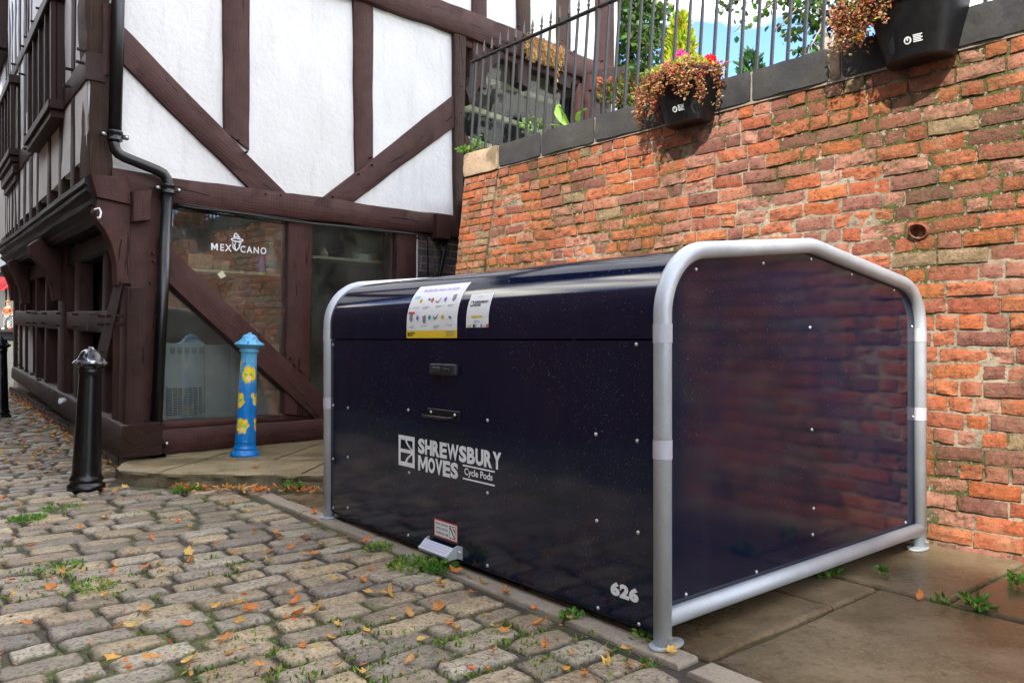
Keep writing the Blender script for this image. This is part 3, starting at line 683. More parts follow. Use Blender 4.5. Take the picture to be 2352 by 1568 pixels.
mb = MB(); mb.pbox(F, 6.27, 6.4, 2.5, 8.2, -3.0, -.0); mb.build('end_wall', M_PLA, house)
def slabp(pts, z0, z1, name, mat):
    mb = MB(); mb.prism([Vector((p.x, p.y, z1)) for p in pts][::-1], (0, 0, z0 - z1)); return mb.build(name, mat, house)
slabp([S2.pt(-.1, 0, -.12), F.pt(6.25, 0, -.12), F.pt(6.25, 0, -9), S2.pt(-6.85, 0, -.12)], 8.0, 8.2, 'roof', M_TIMDK)
# --- the shop room behind the gable windows
RM = [S.pt(-.25, 0, -.16), F.pt(3.9, 0, -.15), F.pt(3.9, 0, -2.6), S.pt(-3.1, 0, -.16)]
slabp(RM, .0, .12, 'floor', M_ROOMW); slabp(RM, 2.42, 2.5, 'ceiling', M_ROOMW)
slabp([RM[3], RM[2], RM[2] + Vector((0, .1, 0)), RM[3] + Vector((0, .1, 0))], .12, 2.42, 'interior_wall', M_ROOMW)
mb = MB(); mb.pbox(F, 3.0, 3.1, .1, 2.45, -3.2, -.1); mb.build('interior_wall', M_ROOMW, house)

# --- street wall, jettied upper storey
W2 = 6.9
panel(S2, -W2, -.02, 2.5, 8.2, 0, st=.25, amp=.012); pass
def SP(pts, d=.03, **k): k.setdefault('mat', M_TIM2); return TP(S2, pts, d, **k)
jl = lambda px: 411 + .77 * (197 - px)                         # foot line of the upper storey
for x0, x1 in ((161, 170), (133, 142), (107, 115), (83, 88), (66, 73.5), (53, 59), (41, 46), (33, 36.5), (26, 29), (20.5, 22.5), (16, 17.8), (12, 13.6)):
    SP([(x0 + (3 if x0 > 100 else 1), -30 if x0 > 160 or x0 < 60 else 240), (x0, jl(x0) + 6), (x1, jl(x1) + 6), (x1 + (3 if x0 > 100 else 1), -30 if x0 > 160 or x0 < 60 else 240)], .005, name='stud', wob=.008)
for x0, x1 in ((61, 64), (69, 73)):
    SP([(x0 + 2, -60), (x0 - 1, 260), (x1 - 1, 255), (x1 + 2, -60)], .005, name='stud', wob=.006)
SP([(197, 118), (30, 375), (30, 410), (197, 182)], .016, name='rail', wob=.012)
SP([(132, -75), (18, 178), (18, 203), (132, -32)], .016, name='rail', wob=.012)
for x, y in ((95, 22), (82, 52), (66, 88), (57, 108), (36, 149), (23, 185), (193, 117), (191, 146), (164, 161), (160, 200), (138, 209), (136, 237), (128, 278), (84, 333), (66, 344), (42, 381), (66, 311), (54, 172)): peg(S2, x, y, .02, M_TIM2, .05, .013)
# oriel boxes
def oriel(px0, px1, ytop, ybot, dep, glazed, name='bay_window'):
    u1 = S2.uz(px1, 300)[0]; u0 = S2.uz(px0, 300, dep)[0]; z1 = S2.uz(px1, ytop)[1]; z0 = S2.uz(px1, ybot)[1]; f = .07
    dp_ = dep
    root = MB(); root.pbox(S2, u0 - .05, u1 + .05, z0 - .06, z0 + .02, -.02, dep + .025); root.pbox(S2, u0, u1, z0 - .13, z0 - .06, -.02, dep)
    root.pbox(S2, u0 - .05, u1 + .05, z1, z1 + .10, -.02, dep + .02)
    for uu in [u0, u1 - f] + [u0 + (u1 - u0) * k / 4 for k in (1, 2, 3)]: root.pbox(S2, uu, uu + (f if uu in (u0, u1 - f) else .05), z0 + .02, z1, dep - .045, dep - .002)
    if glazed: root.pbox(S2, u1 - f, u1 - .002, z0 + .02, z1, .0, .022)
    else: root.pbox(S2, u1 - .03, u1 - .003, z0 + .02, z1, -.02, dep - .047)
    o = root.build(name, M_TIM2, house); bev(o, .006, 1)
    m = MB()
    m.pbox(S2, u0 + f, u1 - f, z0 + .02, z1, dep - .035, dep - .030)
    if glazed: m.pbox(S2, u1 - .04, u1 - .035, z0 + .02, z1, .024, dep - .047)
    m.build('pane', M_GLASS if glazed else M_DARK, o)
    m = MB(); m.pbox(S2, u0 + .02, u1 - .09, z0 + .02, z1, .012, .02); m.build('shade', M_DARK if not glazed else M_ROOMW, o)
    if glazed:
        m = MB(); m.pbox(S2, u0, u1 - .05, z0 - .25, z0 - .13, -.02, dep * .7); m.pbox(S2, u0 + .05, u1 - .1, z0 - .34, z0 - .25, -.02, dep * .4); m.build('corbel', M_TIM2, o)
oriel(62, 149, 6, 240, .11, False)
oriel(-4, 46, 195, 348, .10, True)
oriel(-60, 18, -160, 105, .16, False)
# jetty moulding
def sweep(P, A, B, prof, name, mat, N=60, wob=.008):
    "profile [(dz,d)] swept from (u,z) A to B"
    vs, uvs = [], []
    for i in range(N + 1):
        t = i / N; u = A[0] + (B[0] - A[0]) * t; z = A[1] + (B[1] - A[1]) * t
        for k, (dz, d) in enumerate(prof): vs.append(P.pt(u, z + dz + wob * nz1(u * .9, k * .3), d + wob * nz1(u * 1.3, k, 5))); uvs.append((u, k * .06))
    n = len(prof); fs = [(i * n + k, (i + 1) * n + k, (i + 1) * n + k + 1, i * n + k + 1) for i in range(N) for k in range(n - 1)]
    fs += [tuple(range(n)), tuple(range(N * n + n - 1, N * n - 1, -1))]
    o = mesh_obj(name, vs, fs, mat, house, uvs=uvs); autos(o, 30); return o
A = S2.uz(199, 410, .03); B = S2.uz(3, 560, .03)
zt = lambda t: A[1] + (B[1] - A[1]) * t
prof = [(.035, -.05), (.035, .02), (-.015, .028), (-.025, .0), (-.045, .012), (-.075, .010), (-.09, -.02), (-.12, -.035), (-.14, -.015), (-.17, -.025), (-.19, -.055), (-.22, -.085), (-.25, -.085), (-.27, -.11), (-.29, -.12), (-.29, -.32)]
sweep(S2, (.03, A[1]), (-6.95, A[1] + (B[1] - A[1]) / (B[0] - A[0]) * (-6.95)), prof, 'jetty_moulding', M_TIMDK, 60, .012)
ZJ = A[1] - .29
# --- street wall, ground floor
def GP(pts, d=.02, **k): k.setdefault('mat', M_TIM2); return TP(S, pts, d, **k)
GP([(281, 978), (27.5, 843), (26, 868), (276, 1051)], .07, name='sill_beam', th=.3)
sweep(S, (-.02, ZJ - .02), (-7.9, ZJ + .06), [(0, -.2), (0, .02), (-.16, .03), (-.18, -.0), (-.18, -.2)], 'wall_plate', M_TIMDK, 60)
GP([(286, 714), (30, 714), (30, 747), (283, 767)], .03, name='mid_rail', wob=.008)
pb = MB()
def ps(px, py0, py1): return [S.uz(px, py0), S.uz(px, py1)]
zp0 = lambda u: S.uz(276, 1076)[1] + (S.uz(26, 910)[1] - S.uz(276, 1076)[1]) * (u - S.uz(276, 1076)[0]) / (S.uz(26, 910)[0] - S.uz(276, 1076)[0])
# plinth in stepped runs following the rising street
for k in range(4):
    ua, ub = -1.99 * (k + 1), -1.99 * k
    zc = S.uz(276, 1051, .07)[1] + .0255 * (-ub)
    bricks('brick_plinth', S, lambda z, a=ua, b=ub: (a, b), zc - .16 if k == 0 else zc - .2, zc + (.02), .062, (.22, .10), PALB + [(.14, .11, .10)], house, M_BLUEB, d=.045, q=(3, 2), rough=.5, mortar=(.26, .23, .19), mt=.012, back=.3)
for x0, x1, d in ((30, 34, .03), (44, 46.5, .02), (57, 59, .02), (81, 84.5, .02), (101, 106, .02), (66, 78, -.06), (131, 147, .04), (148, 162, -.02), (168, 181, .02)):
    yb = 843 + (x0 - 27.5) * .55
    GP([(x0 + (4 if x0 > 100 else 0), 560), (x0, yb + 8), (x1, yb + 8), (x1 + (4 if x0 > 100 else 0), 556)], d, name='post', wob=.005, th=.12 if d > -.05 else .05)
GP([(237, 545), (229, 970), (243, 976), (250, 545)], .0, name='mullion', wob=.006)
GP([(264, 640), (214, 838), (240, 840), (283, 650)], .045, name='brace', wob=.004, th=.06)
GP([(277, 655), (271, 990), (286, 998), (292, 660)], .035, name='post', wob=.006)
GP([(243, 812), (240, 960), (268, 960), (268, 806)], -.05, name='boarding', wob=.002)
mb = MB(); ua, ub = S.uz(33, 800, -.01)[0], S.uz(66, 800, -.01)[0]
mb.pbox(S, ua, ub, .3, S.uz(50, 748)[1] + .02, -.08, -.01); mb.build('plaster_panel', M_PLA, house)
mb = MB(); mb.pbox(S, -7.95, -7.85, .2, 2.6, -2, -.02); mb.build('end_wall', M_TIMDK, house)
mb = MB(); mb.pbox(S, ub, -.2, .3, 2.4, -.14, -.135); mb.build('window_pane', M_GLASS, house)
mb = MB(); mb.pbox(S, -7.8, -3.3, .1, 2.5, -1.7, -1.6); mb.build('interior_wall', M_DARK, house)
for x, y in ((278, 714 + 12), (276, 745), (254, 712 + 14), (251, 744), (233, 726), (232, 745), (173, 722), (171, 750), (136, 720), (134, 748), (103, 720), (101, 742), (81, 720), (80, 742), (66, 718), (65, 742), (131, 905), (90, 872), (75, 860), (62, 851), (52, 845), (44, 838), (37, 835), (237, 808), (266, 1015), (39, 770), (39, 790), (39, 802), (38, 815)): peg(S, x, y, .05, M_TIM2, .03, .011)
# brackets carrying the jetty
def bracket(P, pts, d0, d1, lab=None):
    mb = MB(); poly = [P.pt(*P.uz(x, y, d1), d1) for x, y in pts]; mb.prism(poly, P.dn * (d0 - d1)); o = bev(mb.build('bracket', M_TIM, house), .006, 1)
    o.data.uv_layers.new(name='UVMap')
    for lp in o.data.loops:
        v = o.data.vertices[lp.vertex_index].co; o.data.uv_layers[0].data[lp.index].uv = (v.z, v.x)
    return o
bracket(F, [(218, 486), (224, 508), (240, 527), (256, 560), (267, 605), (269, 655), (297, 660), (301, 466), (224, 455)], -.05, .07)
def FP_at(px):
    u = S.uz(px, 700)[0]; o = S.pt(u, 0); return Plane(o.x, o.y, F.du.x, F.du.y)
bracket(FP_at(147), [(68, 562), (69, 586), (84, 598), (105, 625), (119, 660), (124, 690), (148, 690), (150, 545), (90, 548)], -.07, .05)
bracket(FP_at(69), [(20, 600), (22, 614), (32, 630), (42, 652), (48, 675), (50, 697), (68, 698), (70, 590), (40, 592)], -.07, .05)
bracket(FP_at(36), [(3, 612), (5, 622), (14, 636), (22, 655), (26, 690), (37, 690), (38, 608), (15, 606)], -.07, .05)
settle(house)
# ================================================================ lettering
def text_geo(s, size=1, bold=0.0, sx=1.0, shear=0.0, spacing=1.0):
    if s == 'M':          # drawn by hand: the heavy outline closes its valley
        q = [(0, 0), (.19, 0), (.19, .62), (.40, .16), (.50, .16), (.71, .62), (.71, 0), (.90, 0), (.90, 1), (.68, 1), (.45, .46), (.22, 1), (0, 1)]
        return q, [(0, 1, 2, 12), (2, 10, 11), (2, 11, 12), (2, 3, 10), (3, 4, 10), (4, 5, 10), (5, 9, 10), (5, 8, 9), (5, 6, 7, 8)], (0, .9, 0, 1)
    c = bpy.data.curves.new('t', 'FONT'); c.body = s; c.size = size; c.offset = bold; c.shear = shear; c.space_character = spacing; c.resolution_u = 3
    o = bpy.data.objects.new('t', c); sc.collection.objects.link(o); bpy.context.view_layer.update()
    me = bpy.data.meshes.new_from_object(o.evaluated_get(bpy.context.evaluated_depsgraph_get()))
    v = [(p.co.x * sx, p.co.y) for p in me.vertices]; f = [tuple(p.vertices) for p in me.polygons]
    bpy.data.objects.remove(o); bpy.data.curves.remove(c); bpy.data.meshes.remove(me)
    x0 = min(p[0] for p in v); x1 = max(p[0] for p in v); y0 = min(p[1] for p in v); y1 = max(p[1] for p in v)
    return v, f, (x0, x1, y0, y1)
def lettering(fn, s, x0, x1, y0, y1, name, mat, parent, **k):
    "fit the string in the box x0..x1, y0..y1 of surface fn(x,y)"
    v, f, (a, b, c, d) = text_geo(s, **k)
    vs = [fn(x0 + (p[0] - a) / (b - a) * (x1 - x0), y0 + (p[1] - c) / (d - c) * (y1 - y0)) for p in v]
    return mesh_obj(name, vs, f, mat, parent)
# ================================================================ the bike hangar
hangar = thing('bike_hangar', pod(0, 0, 0), 'dark navy wet steel bike hangar with galvanised hoop frame and white lettering', 'bike hangar')
def fillet(V, Rr, n=10):
    out = [V[0]]
    for i in range(1, len(V) - 1):
        p, a, b = Vector(V[i]), Vector(V[i - 1]), Vector(V[i + 1]); u, w_ = (a - p).normalized(), (b - p).normalized(); r = Rr[i - 1]
        th = u.angle(w_); t = r / math.tan(th / 2); c = p + (u + w_).normalized() * (r / math.sin(th / 2)); s = p + u * t - c; e = p + w_ * t - c
        A = math.atan2(s.y, s.x); B = math.atan2(e.y, e.x); dA = (B - A + math.pi) % (2 * math.pi) - math.pi
        out += [(c.x + r * math.cos(A + dA * k / n), c.y + r * math.sin(A + dA * k / n)) for k in range(n + 1)]
    return out + [V[-1]]
PROF = fillet([(0, 0), (0, 1.346), (.95, 1.44), (1.98, 1.297), (1.98, 0)], [.24, .22, .22], 12)
LEN = 2.49
def poff(prof, d):
    out = []
    for i, p in enumerate(prof):
        a = Vector(prof[max(0, i - 1)]); b = Vector(prof[min(len(prof) - 1, i + 1)]); t = (b - a).normalized(); out.append((p[0] - t.y * d, p[1] + t.x * d))
    return out
for a in (0, LEN):
    mb = MB(); mb.tube([pod(a, b, z) for b, z in PROF], .0315, 16); fr = mb.build('hoop_frame', M_GALV, hangar, True)
    mb = MB(); mb.tube([pod(a - .002, .01, .103), pod(a - .002, 1.97, .103)], .031, 16); mb.build('cross_bar', M_GALV, fr, True)
    for b in (0, 1.98):
        mb = MB(); ce = pod(a, b, 0); vs = [ce + LA * (math.cos(t) * .075 + (.04 if math.cos(t) > 0 else -.04) * 0) + WB * math.sin(t) * .05 for t in [2 * math.pi * k / 24 for k in range(24)]]
        vs = [ce - LA * 0 + WB * (.02 if b == 0 else -.02) + (LA * (.045 * math.cos(t)) + WB * (.075 * math.sin(t))) for t in [2 * math.pi * k / 24 for k in range(24)]]
        mb.prism([v + Vector((0, 0, .008)) for v in vs], (0, 0, .009)); bev(mb.build('base_plate', M_GALV, fr), .002)
        mb = MB(); mb.tube([pod(a - .03, b, .045), pod(a - .046, b, .045)], .008, 8); mb.build('bolt', M_CHROME, fr)
        for zc in (1.07, .678):
            mb = MB(); mb.tube([pod(a, b, zc - .032), pod(a, b, zc + .032)], .033, 20, False); mb.build('reflective_tape', M_TAPE, fr, True)
# door
mb = MB(); mb.box(pod(.03, -.004, .042), LA * (LEN - .06), WB * .03, (0, 0, 1.046 - .042)); door = bev(mb.build('door', M_POD, hangar), .003)
# lid: one curved sheet from the seam over the top and down the back
i0 = next(i for i, p in enumerate(PROF) if p[1] > 1.1)
lp_ = poff([(0, 1.052), (0, 1.09)] + PROF[i0:-1] + [(1.98, .9), (1.98, .05)], .009)
mb = MB(); n = len(lp_); inn = poff(lp_, -.012); vs = []
for a in (.036, LEN - .036):
    vs += [pod(a, b, z) for b, z in lp_] + [pod(a, b, z) for b, z in inn]
fs = []
for k in range(n - 1): fs += [(k, k + 1, 2 * n + k + 1, 2 * n + k), (n + k, 3 * n + k, 3 * n + k + 1, n + k + 1), (k, n + k, n + k + 1, k + 1), (2 * n + k, 2 * n + k + 1, 3 * n + k + 1, 3 * n + k)]
fs += [(0, 2 * n, 3 * n, n)]
mb.add(vs, fs); lid = autos(mb.build('lid', M_POD, hangar), 30)
arc = [0]
for k in range(1, n): arc.append(arc[-1] + (Vector(lp_[k]) - Vector(lp_[k - 1])).length)
def lidpt(a, s, d=0):
    k = max(i for i in range(n - 1) if arc[i] <= max(0, s)); t = (s - arc[k]) / (arc[k + 1] - arc[k]); p = Vector(lp_[k]).lerp(Vector(lp_[k + 1]), t)
    q = (Vector(lp_[min(k + 2, n - 1)]) - Vector(lp_[max(k - 1, 0)])).normalized(); q1 = (Vector(lp_[k + 1]) - Vector(lp_[k])).normalized()
    return pod(a, p.x - q1.y * d, p.y + q1.x * d)
# end panels
ep = [p for p in poff(PROF, -.028) if p[1] > .16]
ep = [(.03, .11)] + ep + [(1.95, .11)]
for a, da in ((.012, .008), (LEN - .012, -.008)):
    mb = MB(); mb.prism([pod(a, b, z) for b, z in ep][:: (1 if da > 0 else -1)], LA * da); mb.build('end_panel', M_POD, hangar)
mb = MB(); mb.box(pod(.06, .04, .03), LA * (LEN - .12), WB * 1.9, (0, 0, .03)); mb.build('floor_plate', M_PODX, hangar)
def dome(fn_c, nrm, r, mat=M_CHROME, parent=hangar, name='bolt'):
    mb = MB(); mb.lathe(fn_c, [(r, 0), (r * .95, r * .35), (r * .6, r * .7), (.0005, r * .85)], 10, nrm); return mb.build(name, mat, parent, True)
for x, y in ((1464, 791), (1466, 1012), (1468, 1222), (1470, 1432), (1371, 997), (1373, 1195), (1376, 1395), (1122, 965), (1122, 1131), (1122, 1298), (942, 1085), (801, 936), (801, 1049), (940, 941), (767, 791), (767, 930), (767, 1053), (767, 1165), (940, 1228), (801, 1165)):
    u, z = PF.uz(x, y); p = pod(-u, -.0045, z); dome(p, -WB, .0075, parent=door)
for x, y in ((1565, 612), (1604, 618), (1758, 604), (1868, 595), (1961, 630), (2058, 666), (1536, 765), (1866, 752), (1870, 987), (1874, 1168), (2100, 750), (2102, 957), (1538, 1035), (2085, 1200), (1743, 1314), (1872, 1228), (1581, 1366), (1541, 1328), (1985, 1250)):
    u, z = PE.uz(x, y); dome(pod(.0115, u, z), -LA, .0075)
# rain drops: nobody could count them
rd = random.Random(2); mb = MB()
def drop_on(c, nrm, r_):
    a_ = Vector(nrm).orthogonal().normalized(); b_ = Vector(nrm).cross(a_); mb.add([c + (a_ * math.cos(q) + b_ * math.sin(q)) * r_ for q in (0, 1.05, 2.09, 3.14, 4.19, 5.24)] + [c + Vector(nrm) * r_ * .55], [(0, 1, 6), (1, 2, 6), (2, 3, 6), (3, 4, 6), (4, 5, 6), (5, 0, 6)])
def rsz(): return .0006 + .0009 * rd.random() ** 3 + (.0008 if rd.random() < .03 else 0)
for i in range(7500):
    a_, z_ = rd.uniform(.05, LEN - .05), rd.uniform(.06, 1.04)
    if noise.noise(Vector((a_ * 1.4, z_ * 2, 3))) + .25 * rd.random() + .25 * (z_ - .4) < .02: continue
    drop_on(pod(a_, -.0042, z_), -WB, rsz())
for i in range(5200):
    b_, z_ = rd.uniform(.06, 1.92), rd.uniform(.16, 1.36)
    if z_ > 1.30 - max(0, b_ - .95) * .14 or noise.noise(Vector((b_ * 1.6, z_ * 2, 9))) + .3 * rd.random() < .02: continue
    drop_on(pod(.0118, b_, z_), -LA, rsz() * .9)
for i in range(3600):
    a_, s_ = rd.uniform(.06, LEN - .06), rd.uniform(.01, 1.1); p_ = lidpt(a_, s_, .0002); q_ = lidpt(a_, s_, .05); drop_on(p_, (q_ - p_).normalized(), rsz() * (1 + s_))
tag(mb.build('rain_drops', M_DROP, hangar, True), kind='stuff')
# lock and handle
fq = lambda a, z, d=0: pod(a, -.004 - d, z)
def fbox(a0, a1, z0, z1, d0, d1, name, mat, w_=.003, parent=door):
    m = MB(); m.box(fq(a0, z0, d0), LA * (a1 - a0), -WB * (d1 - d0), (0, 0, z1 - z0)); return bev(m.build(name, mat, parent), w_, 3)
lock = fbox(1.180, 1.388, .885, .936, 0, .024, 'lock', M_LOCK, .007)
fbox(1.285, 1.345, .896, .922, .024, .040, 'latch', M_LOCK, .006, lock)
fbox(1.215, 1.262, .898, .916, .024, .034, 'keyhole_cover', M_BLACKP, .004, lock)
hd = fbox(1.165, 1.43, .678, .722, 0, .008, 'handle', M_BLACKP, .004)
m = MB(); m.tube([fq(1.42, .69, .004), fq(1.425, .69, .035), fq(1.41, .688, .045), fq(1.22, .688, .045), fq(1.20, .69, .035), fq(1.20, .692, .004)], .0075, 8); m.build('grip', M_BLACKP, hd, True)
for a in (1.20, 1.395): dome(fq(a, .704, .0085), -WB, .008, parent=hd)
# lettering and emblem on the door
ft = lambda x, y: fq(-x, y, .0012)
emb = MB()
def fquad(a0, z0, a1, z1, mb_, d=.0012):   # flat vinyl rectangle
    mb_.add([fq(a0, z0, d), fq(a1, z0, d), fq(a1, z1, d), fq(a0, z1, d)], [(0, 1, 2, 3)])
A0, A1, Z0, Z1 = 1.703, 1.552, .415, .568; t = .020
fquad(A0, Z1 - t * 1.1, A1, Z1, emb); fquad(A0, Z0, A1, Z0 + t * 1.1, emb); fquad(A0, Z0 + t * 1.1, A0 - t, Z1 - t * 1.1, emb); fquad(A1 + t, Z0 + t * 1.1, A1, Z1 - t * 1.1, emb)
zm = (Z0 + Z1) / 2; fquad(A0 - t, zm - .009, A1 + t, zm + .009, emb)
for sgn in (1, -1):
    vs = []; k = 10
    for i in range(k + 1):
        tt = i / k; a_ = (A0 - .072) - .058 * tt ** 1.7; z_ = zm + sgn * ((Z1 - zm - t * 1.1) * (1 - tt) + .008 * tt)
        vs += [fq(a_ + .008, z_, .0013), fq(a_ - .010, z_, .0013)]
    emb.add(vs, [(2 * i, 2 * i + 1, 2 * i + 3, 2 * i + 2) for i in range(k)])
emb.build('emblem', M_WHITE, door)
def word(s, x0, x1, y0, y1, bold, gap, name='lettering', d=.0012, mat=M_WHITE, surf=None, parent=None, weights=None):
    "each letter fitted to its own cell, so heavy condensed capitals stay even"
    ww = [{'W': 1.5, 'M': 1.4, 'I': .5}.get(c, 1.0) for c in s]; tot = sum(ww); x = x0; mb_ = MB(); L_ = (x1 - x0)
    for c, w_ in zip(s, ww):
        cw = L_ * w_ / tot; v, f, (a, b, cc, dd) = text_geo(c, bold=bold * (.7 if c in 'MW' else 1))
        mb_.add([(surf or (lambda X, Y: fq(-X, Y, d)))(x + gap / 2 + (p[0] - a) / (b - a) * (cw - gap), y0 + (p[1] - cc) / (dd - cc) * (y1 - y0)) for p in v], f); x += cw
    return mb_.build(name, mat, parent or door)
word('SHREWSBURY', -1.522, -.868, .494, .568, .047, .003)
word('MOVES', -1.522, -1.183, .411, .485, .047, .003)
m = MB(); fquad(1.148, .478, .915, .485, m); fquad(1.148, .419, .915, .426, m); m.build('rule', M_WHITE, door)
lettering(ft, 'Cycle Pods', -1.136, -.930, .431, .472, 'lettering', M_WHITE, door, bold=.018)
word('626', -.236, -.103, .128, .178, .065, -.001)
# foot pedal and its notice
m = MB(); fquad(1.379, .120, 1.188, .202, m); m.build('pedal_notice', M_RED, door)
m = MB(); fquad(1.373, .126, 1.194, .196, m, .0018); nn = m.build('notice_face', M_WHITE, door)
for k, s_ in enumerate(('PUSH DOWN', 'WITH FOOT', 'WHEN IN USE')):
    lettering(lambda x, y: fq(-x, y, .0024), s_, -1.366, -1.262, .177 - k * .021, .189 - k * .021, 'lettering', M_BLKINK, nn, bold=.02)
m = MB()
for z0, z1, a0, a1 in ((.132, .190, 1.252, 1.249), (.132, .190, 1.205, 1.202), (.187, .190, 1.252, 1.202), (.132, .135, 1.252, 1.202)): fquad(a0, z0, a1, z1, m, .0024)
m.add([fq(1.250, .180, .0024), fq(1.215, .135, .0024), fq(1.206, .135, .0024), fq(1.244, .186, .0024)], [(0, 1, 2, 3)])
m.add([fq(1.235, .188, .0024), fq(1.212, .165, .0024), fq(1.205, .150, .0024), fq(1.209, .175, .0024)], [(0, 1, 2, 3)]); m.build('pictogram', M_BLKINK, nn)
m = MB(); vs = []
for a in (1.42, 1.19): vs += [fq(a, .098, .022), fq(a, .066, .062), fq(a, .058, .060), fq(a, .050, .004)]
m.add(vs, [(0, 4, 5, 1), (1, 5, 6, 2), (2, 6, 7, 3)]); ped = m.build('foot_pedal', M_GALV, door)
ped.modifiers.new('s', 'SOLIDIFY').thickness = .004
for a in (1.42, 1.19):
    m = MB(); m.prism([fq(a, .110, .001), fq(a, .104, .020), fq(a, .066, .062), fq(a, .048, .056), fq(a, .050, .001)], LA * (.004 if a > 1.3 else -.004)); m.build('pedal_cheek', M_GALV, ped)
m = MB(); m.box(fq(1.150, .052, .001), LA * .04, -WB * .004, (0, 0, .058)); m.build('pedal_tab', M_GALV, ped); dome(fq(1.168, .082, .005), -WB, .009, parent=ped)
m = MB()
for i in range(11):
    for j in range(3):
        a = 1.405 - i * .019 - (j % 2) * .009; s_ = (j + .7) / 3.6; c_ = fq(a, .098 - .032 * s_, .022 + .040 * s_) + Vector((0, 0, .0042)) - WB * .0034
        e1, e2 = LA * .0045, (fq(a, .066, .062) - fq(a, .098, .022)).normalized() * .0045
        m.add([c_ + e1 * math.cos(q) + e2 * math.sin(q) for q in [k * math.pi / 3 for k in range(6)]], [tuple(range(6))])
m.build('tread_holes', M_PUR, ped)
# posters stuck on the lid
def sheet(a0, a1, s0, s1, name, mat, d=.0012, parent=None, nx=6, ny=14):
    vs = [lidpt(a0 + (a1 - a0) * i / nx, s0 + (s1 - s0) * j / ny, d) for j in range(ny + 1) for i in range(nx + 1)]
    return mesh_obj(name, vs, [(j * (nx + 1) + i, j * (nx + 1) + i + 1, (j + 1) * (nx + 1) + i + 1, (j + 1) * (nx + 1) + i) for j in range(ny) for i in range(nx)], mat, parent or lid, smooth=True)
GA, GB, G0, G1 = 1.618, 1.186, .004, .285
gd = sheet(GA, GB, G0, G1, 'user_guide', M_WHITE)
sheet(GA, GB, G0, G0 + .036, 'yellow_band', M_YEL, .002, gd, 6, 2)
gs = lambda x, y: lidpt(GA - x, G0 + y, .0028)
lettering(gs, 'FalcoPod Bike Hanger User Guide', .075, .375, .232, .254, 'lettering', M_PUR, gd, bold=.012, shear=.25)
lettering(gs, 'SHREWSBURY', .028, .08, .020, .028, 'lettering', M_BLKINK, gd, bold=.04); lettering(gs, 'MOVES', .028, .058, .009, .017, 'lettering', M_BLKINK, gd, bold=.04)
def gbox(x0, x1, y0, y1, mat, name, parent, sf=gs, k=2):
    vs = [sf(x0 + (x1 - x0) * i / k, y0 + (y1 - y0) * j / k) for j in range(k + 1) for i in range(k + 1)]
    return mesh_obj(name, vs, [(j * (k + 1) + i, j * (k + 1) + i + 1, (j + 1) * (k + 1) + i + 1, (j + 1) * (k + 1) + i) for j in range(k) for i in range(k)], mat, parent)
gbox(.010, .024, .010, .027, M_BLKINK, 'emblem', gd)
gbox(.025, .075, .200, .213, M_BLU, 'banner', gd); gbox(.012, .068, .118, .130, M_RED, 'banner', gd)
def disc(x, y, r, mat, sf=gs, parent=gd):
    m = MB(); m.add([sf(x + r * math.cos(q), y + r * math.sin(q)) for q in [2 * math.pi * k / 14 for k in range(14)]], [tuple(range(14))]); return m.build('step_icon', mat, parent)
for x, y, mt_ in ((.095, .185, M_YEL), (.195, .186, M_RED), (.305, .185, M_PUR), (.098, .098, M_PUR), (.205, .098, M_TEAL), (.315, .098, M_YEL)):
    disc(x, y, .0125, mt_); gbox(x - .007, x + .007, y - .0015, y + .0015, M_BLKINK, 'arrow', gd, lambda X, Y: lidpt(GA - X, G0 + Y, .0034))
def blob(pts, mm=None, sf=gs):
    q = mm or MB(); q.add([sf(*p) for p in pts], [tuple(range(len(pts)))])
    if mm is None: q.build('step_drawing', M_GREYINK, gd)
for x, y in ((.155, .198), (.365, .093 + .01)): blob([(x, y), (x + .022, y - .004), (x + .020, y - .016), (x - .002, y - .010)])
for x, y in ((.245, .180), (.255, .100)): blob([(x - .02, y + .004), (x, y - .004), (x + .024, y + .018), (x + .018, y + .002), (x + .004, y - .012), (x - .018, y - .006)])
for x, y in ((.375, .190), (.040, .098), (.158, .090)): blob([(x - .014, y + .016), (x + .012, y + .020), (x + .016, y - .008), (x + .002, y - .020), (x - .014, y - .010)])
blob([(.232, .112), (.24, .105), (.25, .085), (.24, .09)])
m = MB()
for x0, y0, rows in ((.04, .148, 1), (.13, .152, 3), (.24, .152, 2), (.34, .154, 2), (.02, .056, 2), (.13, .058, 1), (.24, .058, 3), (.34, .060, 1)):
    for r_ in range(rows): blob([(x0, y0 - r_ * .006), (x0 + .055 - r_ * .008, y0 - r_ * .006), (x0 + .055 - r_ * .008, y0 + .0016 - r_ * .006), (x0, y0 + .0016 - r_ * .006)], m)
for r_ in range(3): blob([(.345, .010 + r_ * .009), (.41, .010 + r_ * .009), (.41, .0125 + r_ * .009), (.345, .0125 + r_ * .009)], m)
m.build('small_print', M_GREYINK, gd)
SA, SB, T0, T1 = 1.116, .952, .050, .205
sp_ = sheet(SA, SB, T0, T1, 'notice', M_WHITE); ss = lambda x, y: lidpt(SA - x, T0 + y, .0024)
lettering(ss, 'SHREWSBURY', .045, .145, .108, .120, 'lettering', M_BLKINK, sp_, bold=.04); lettering(ss, 'MOVES', .045, .095, .094, .106, 'lettering', M_BLKINK, sp_, bold=.04)
gbox(.018, .040, .094, .120, M_BLKINK, 'emblem', sp_, ss); gbox(.022, .036, .099, .115, M_WHITE, 'emblem_face', sp_, lambda x, y: lidpt(SA - x, T0 + y, .003))
gbox(.040, .120, .044, .052, M_YEL, 'banner', sp_, ss); gbox(.055, .105, .022, .0235, M_GREYINK, 'small_print', sp_, ss); gbox(.060, .100, .028, .0295, M_GREYINK, 'small_print', sp_, ss); gbox(.060, .095, .140, .1415, M_GREYINK, 'small_print', sp_, ss)
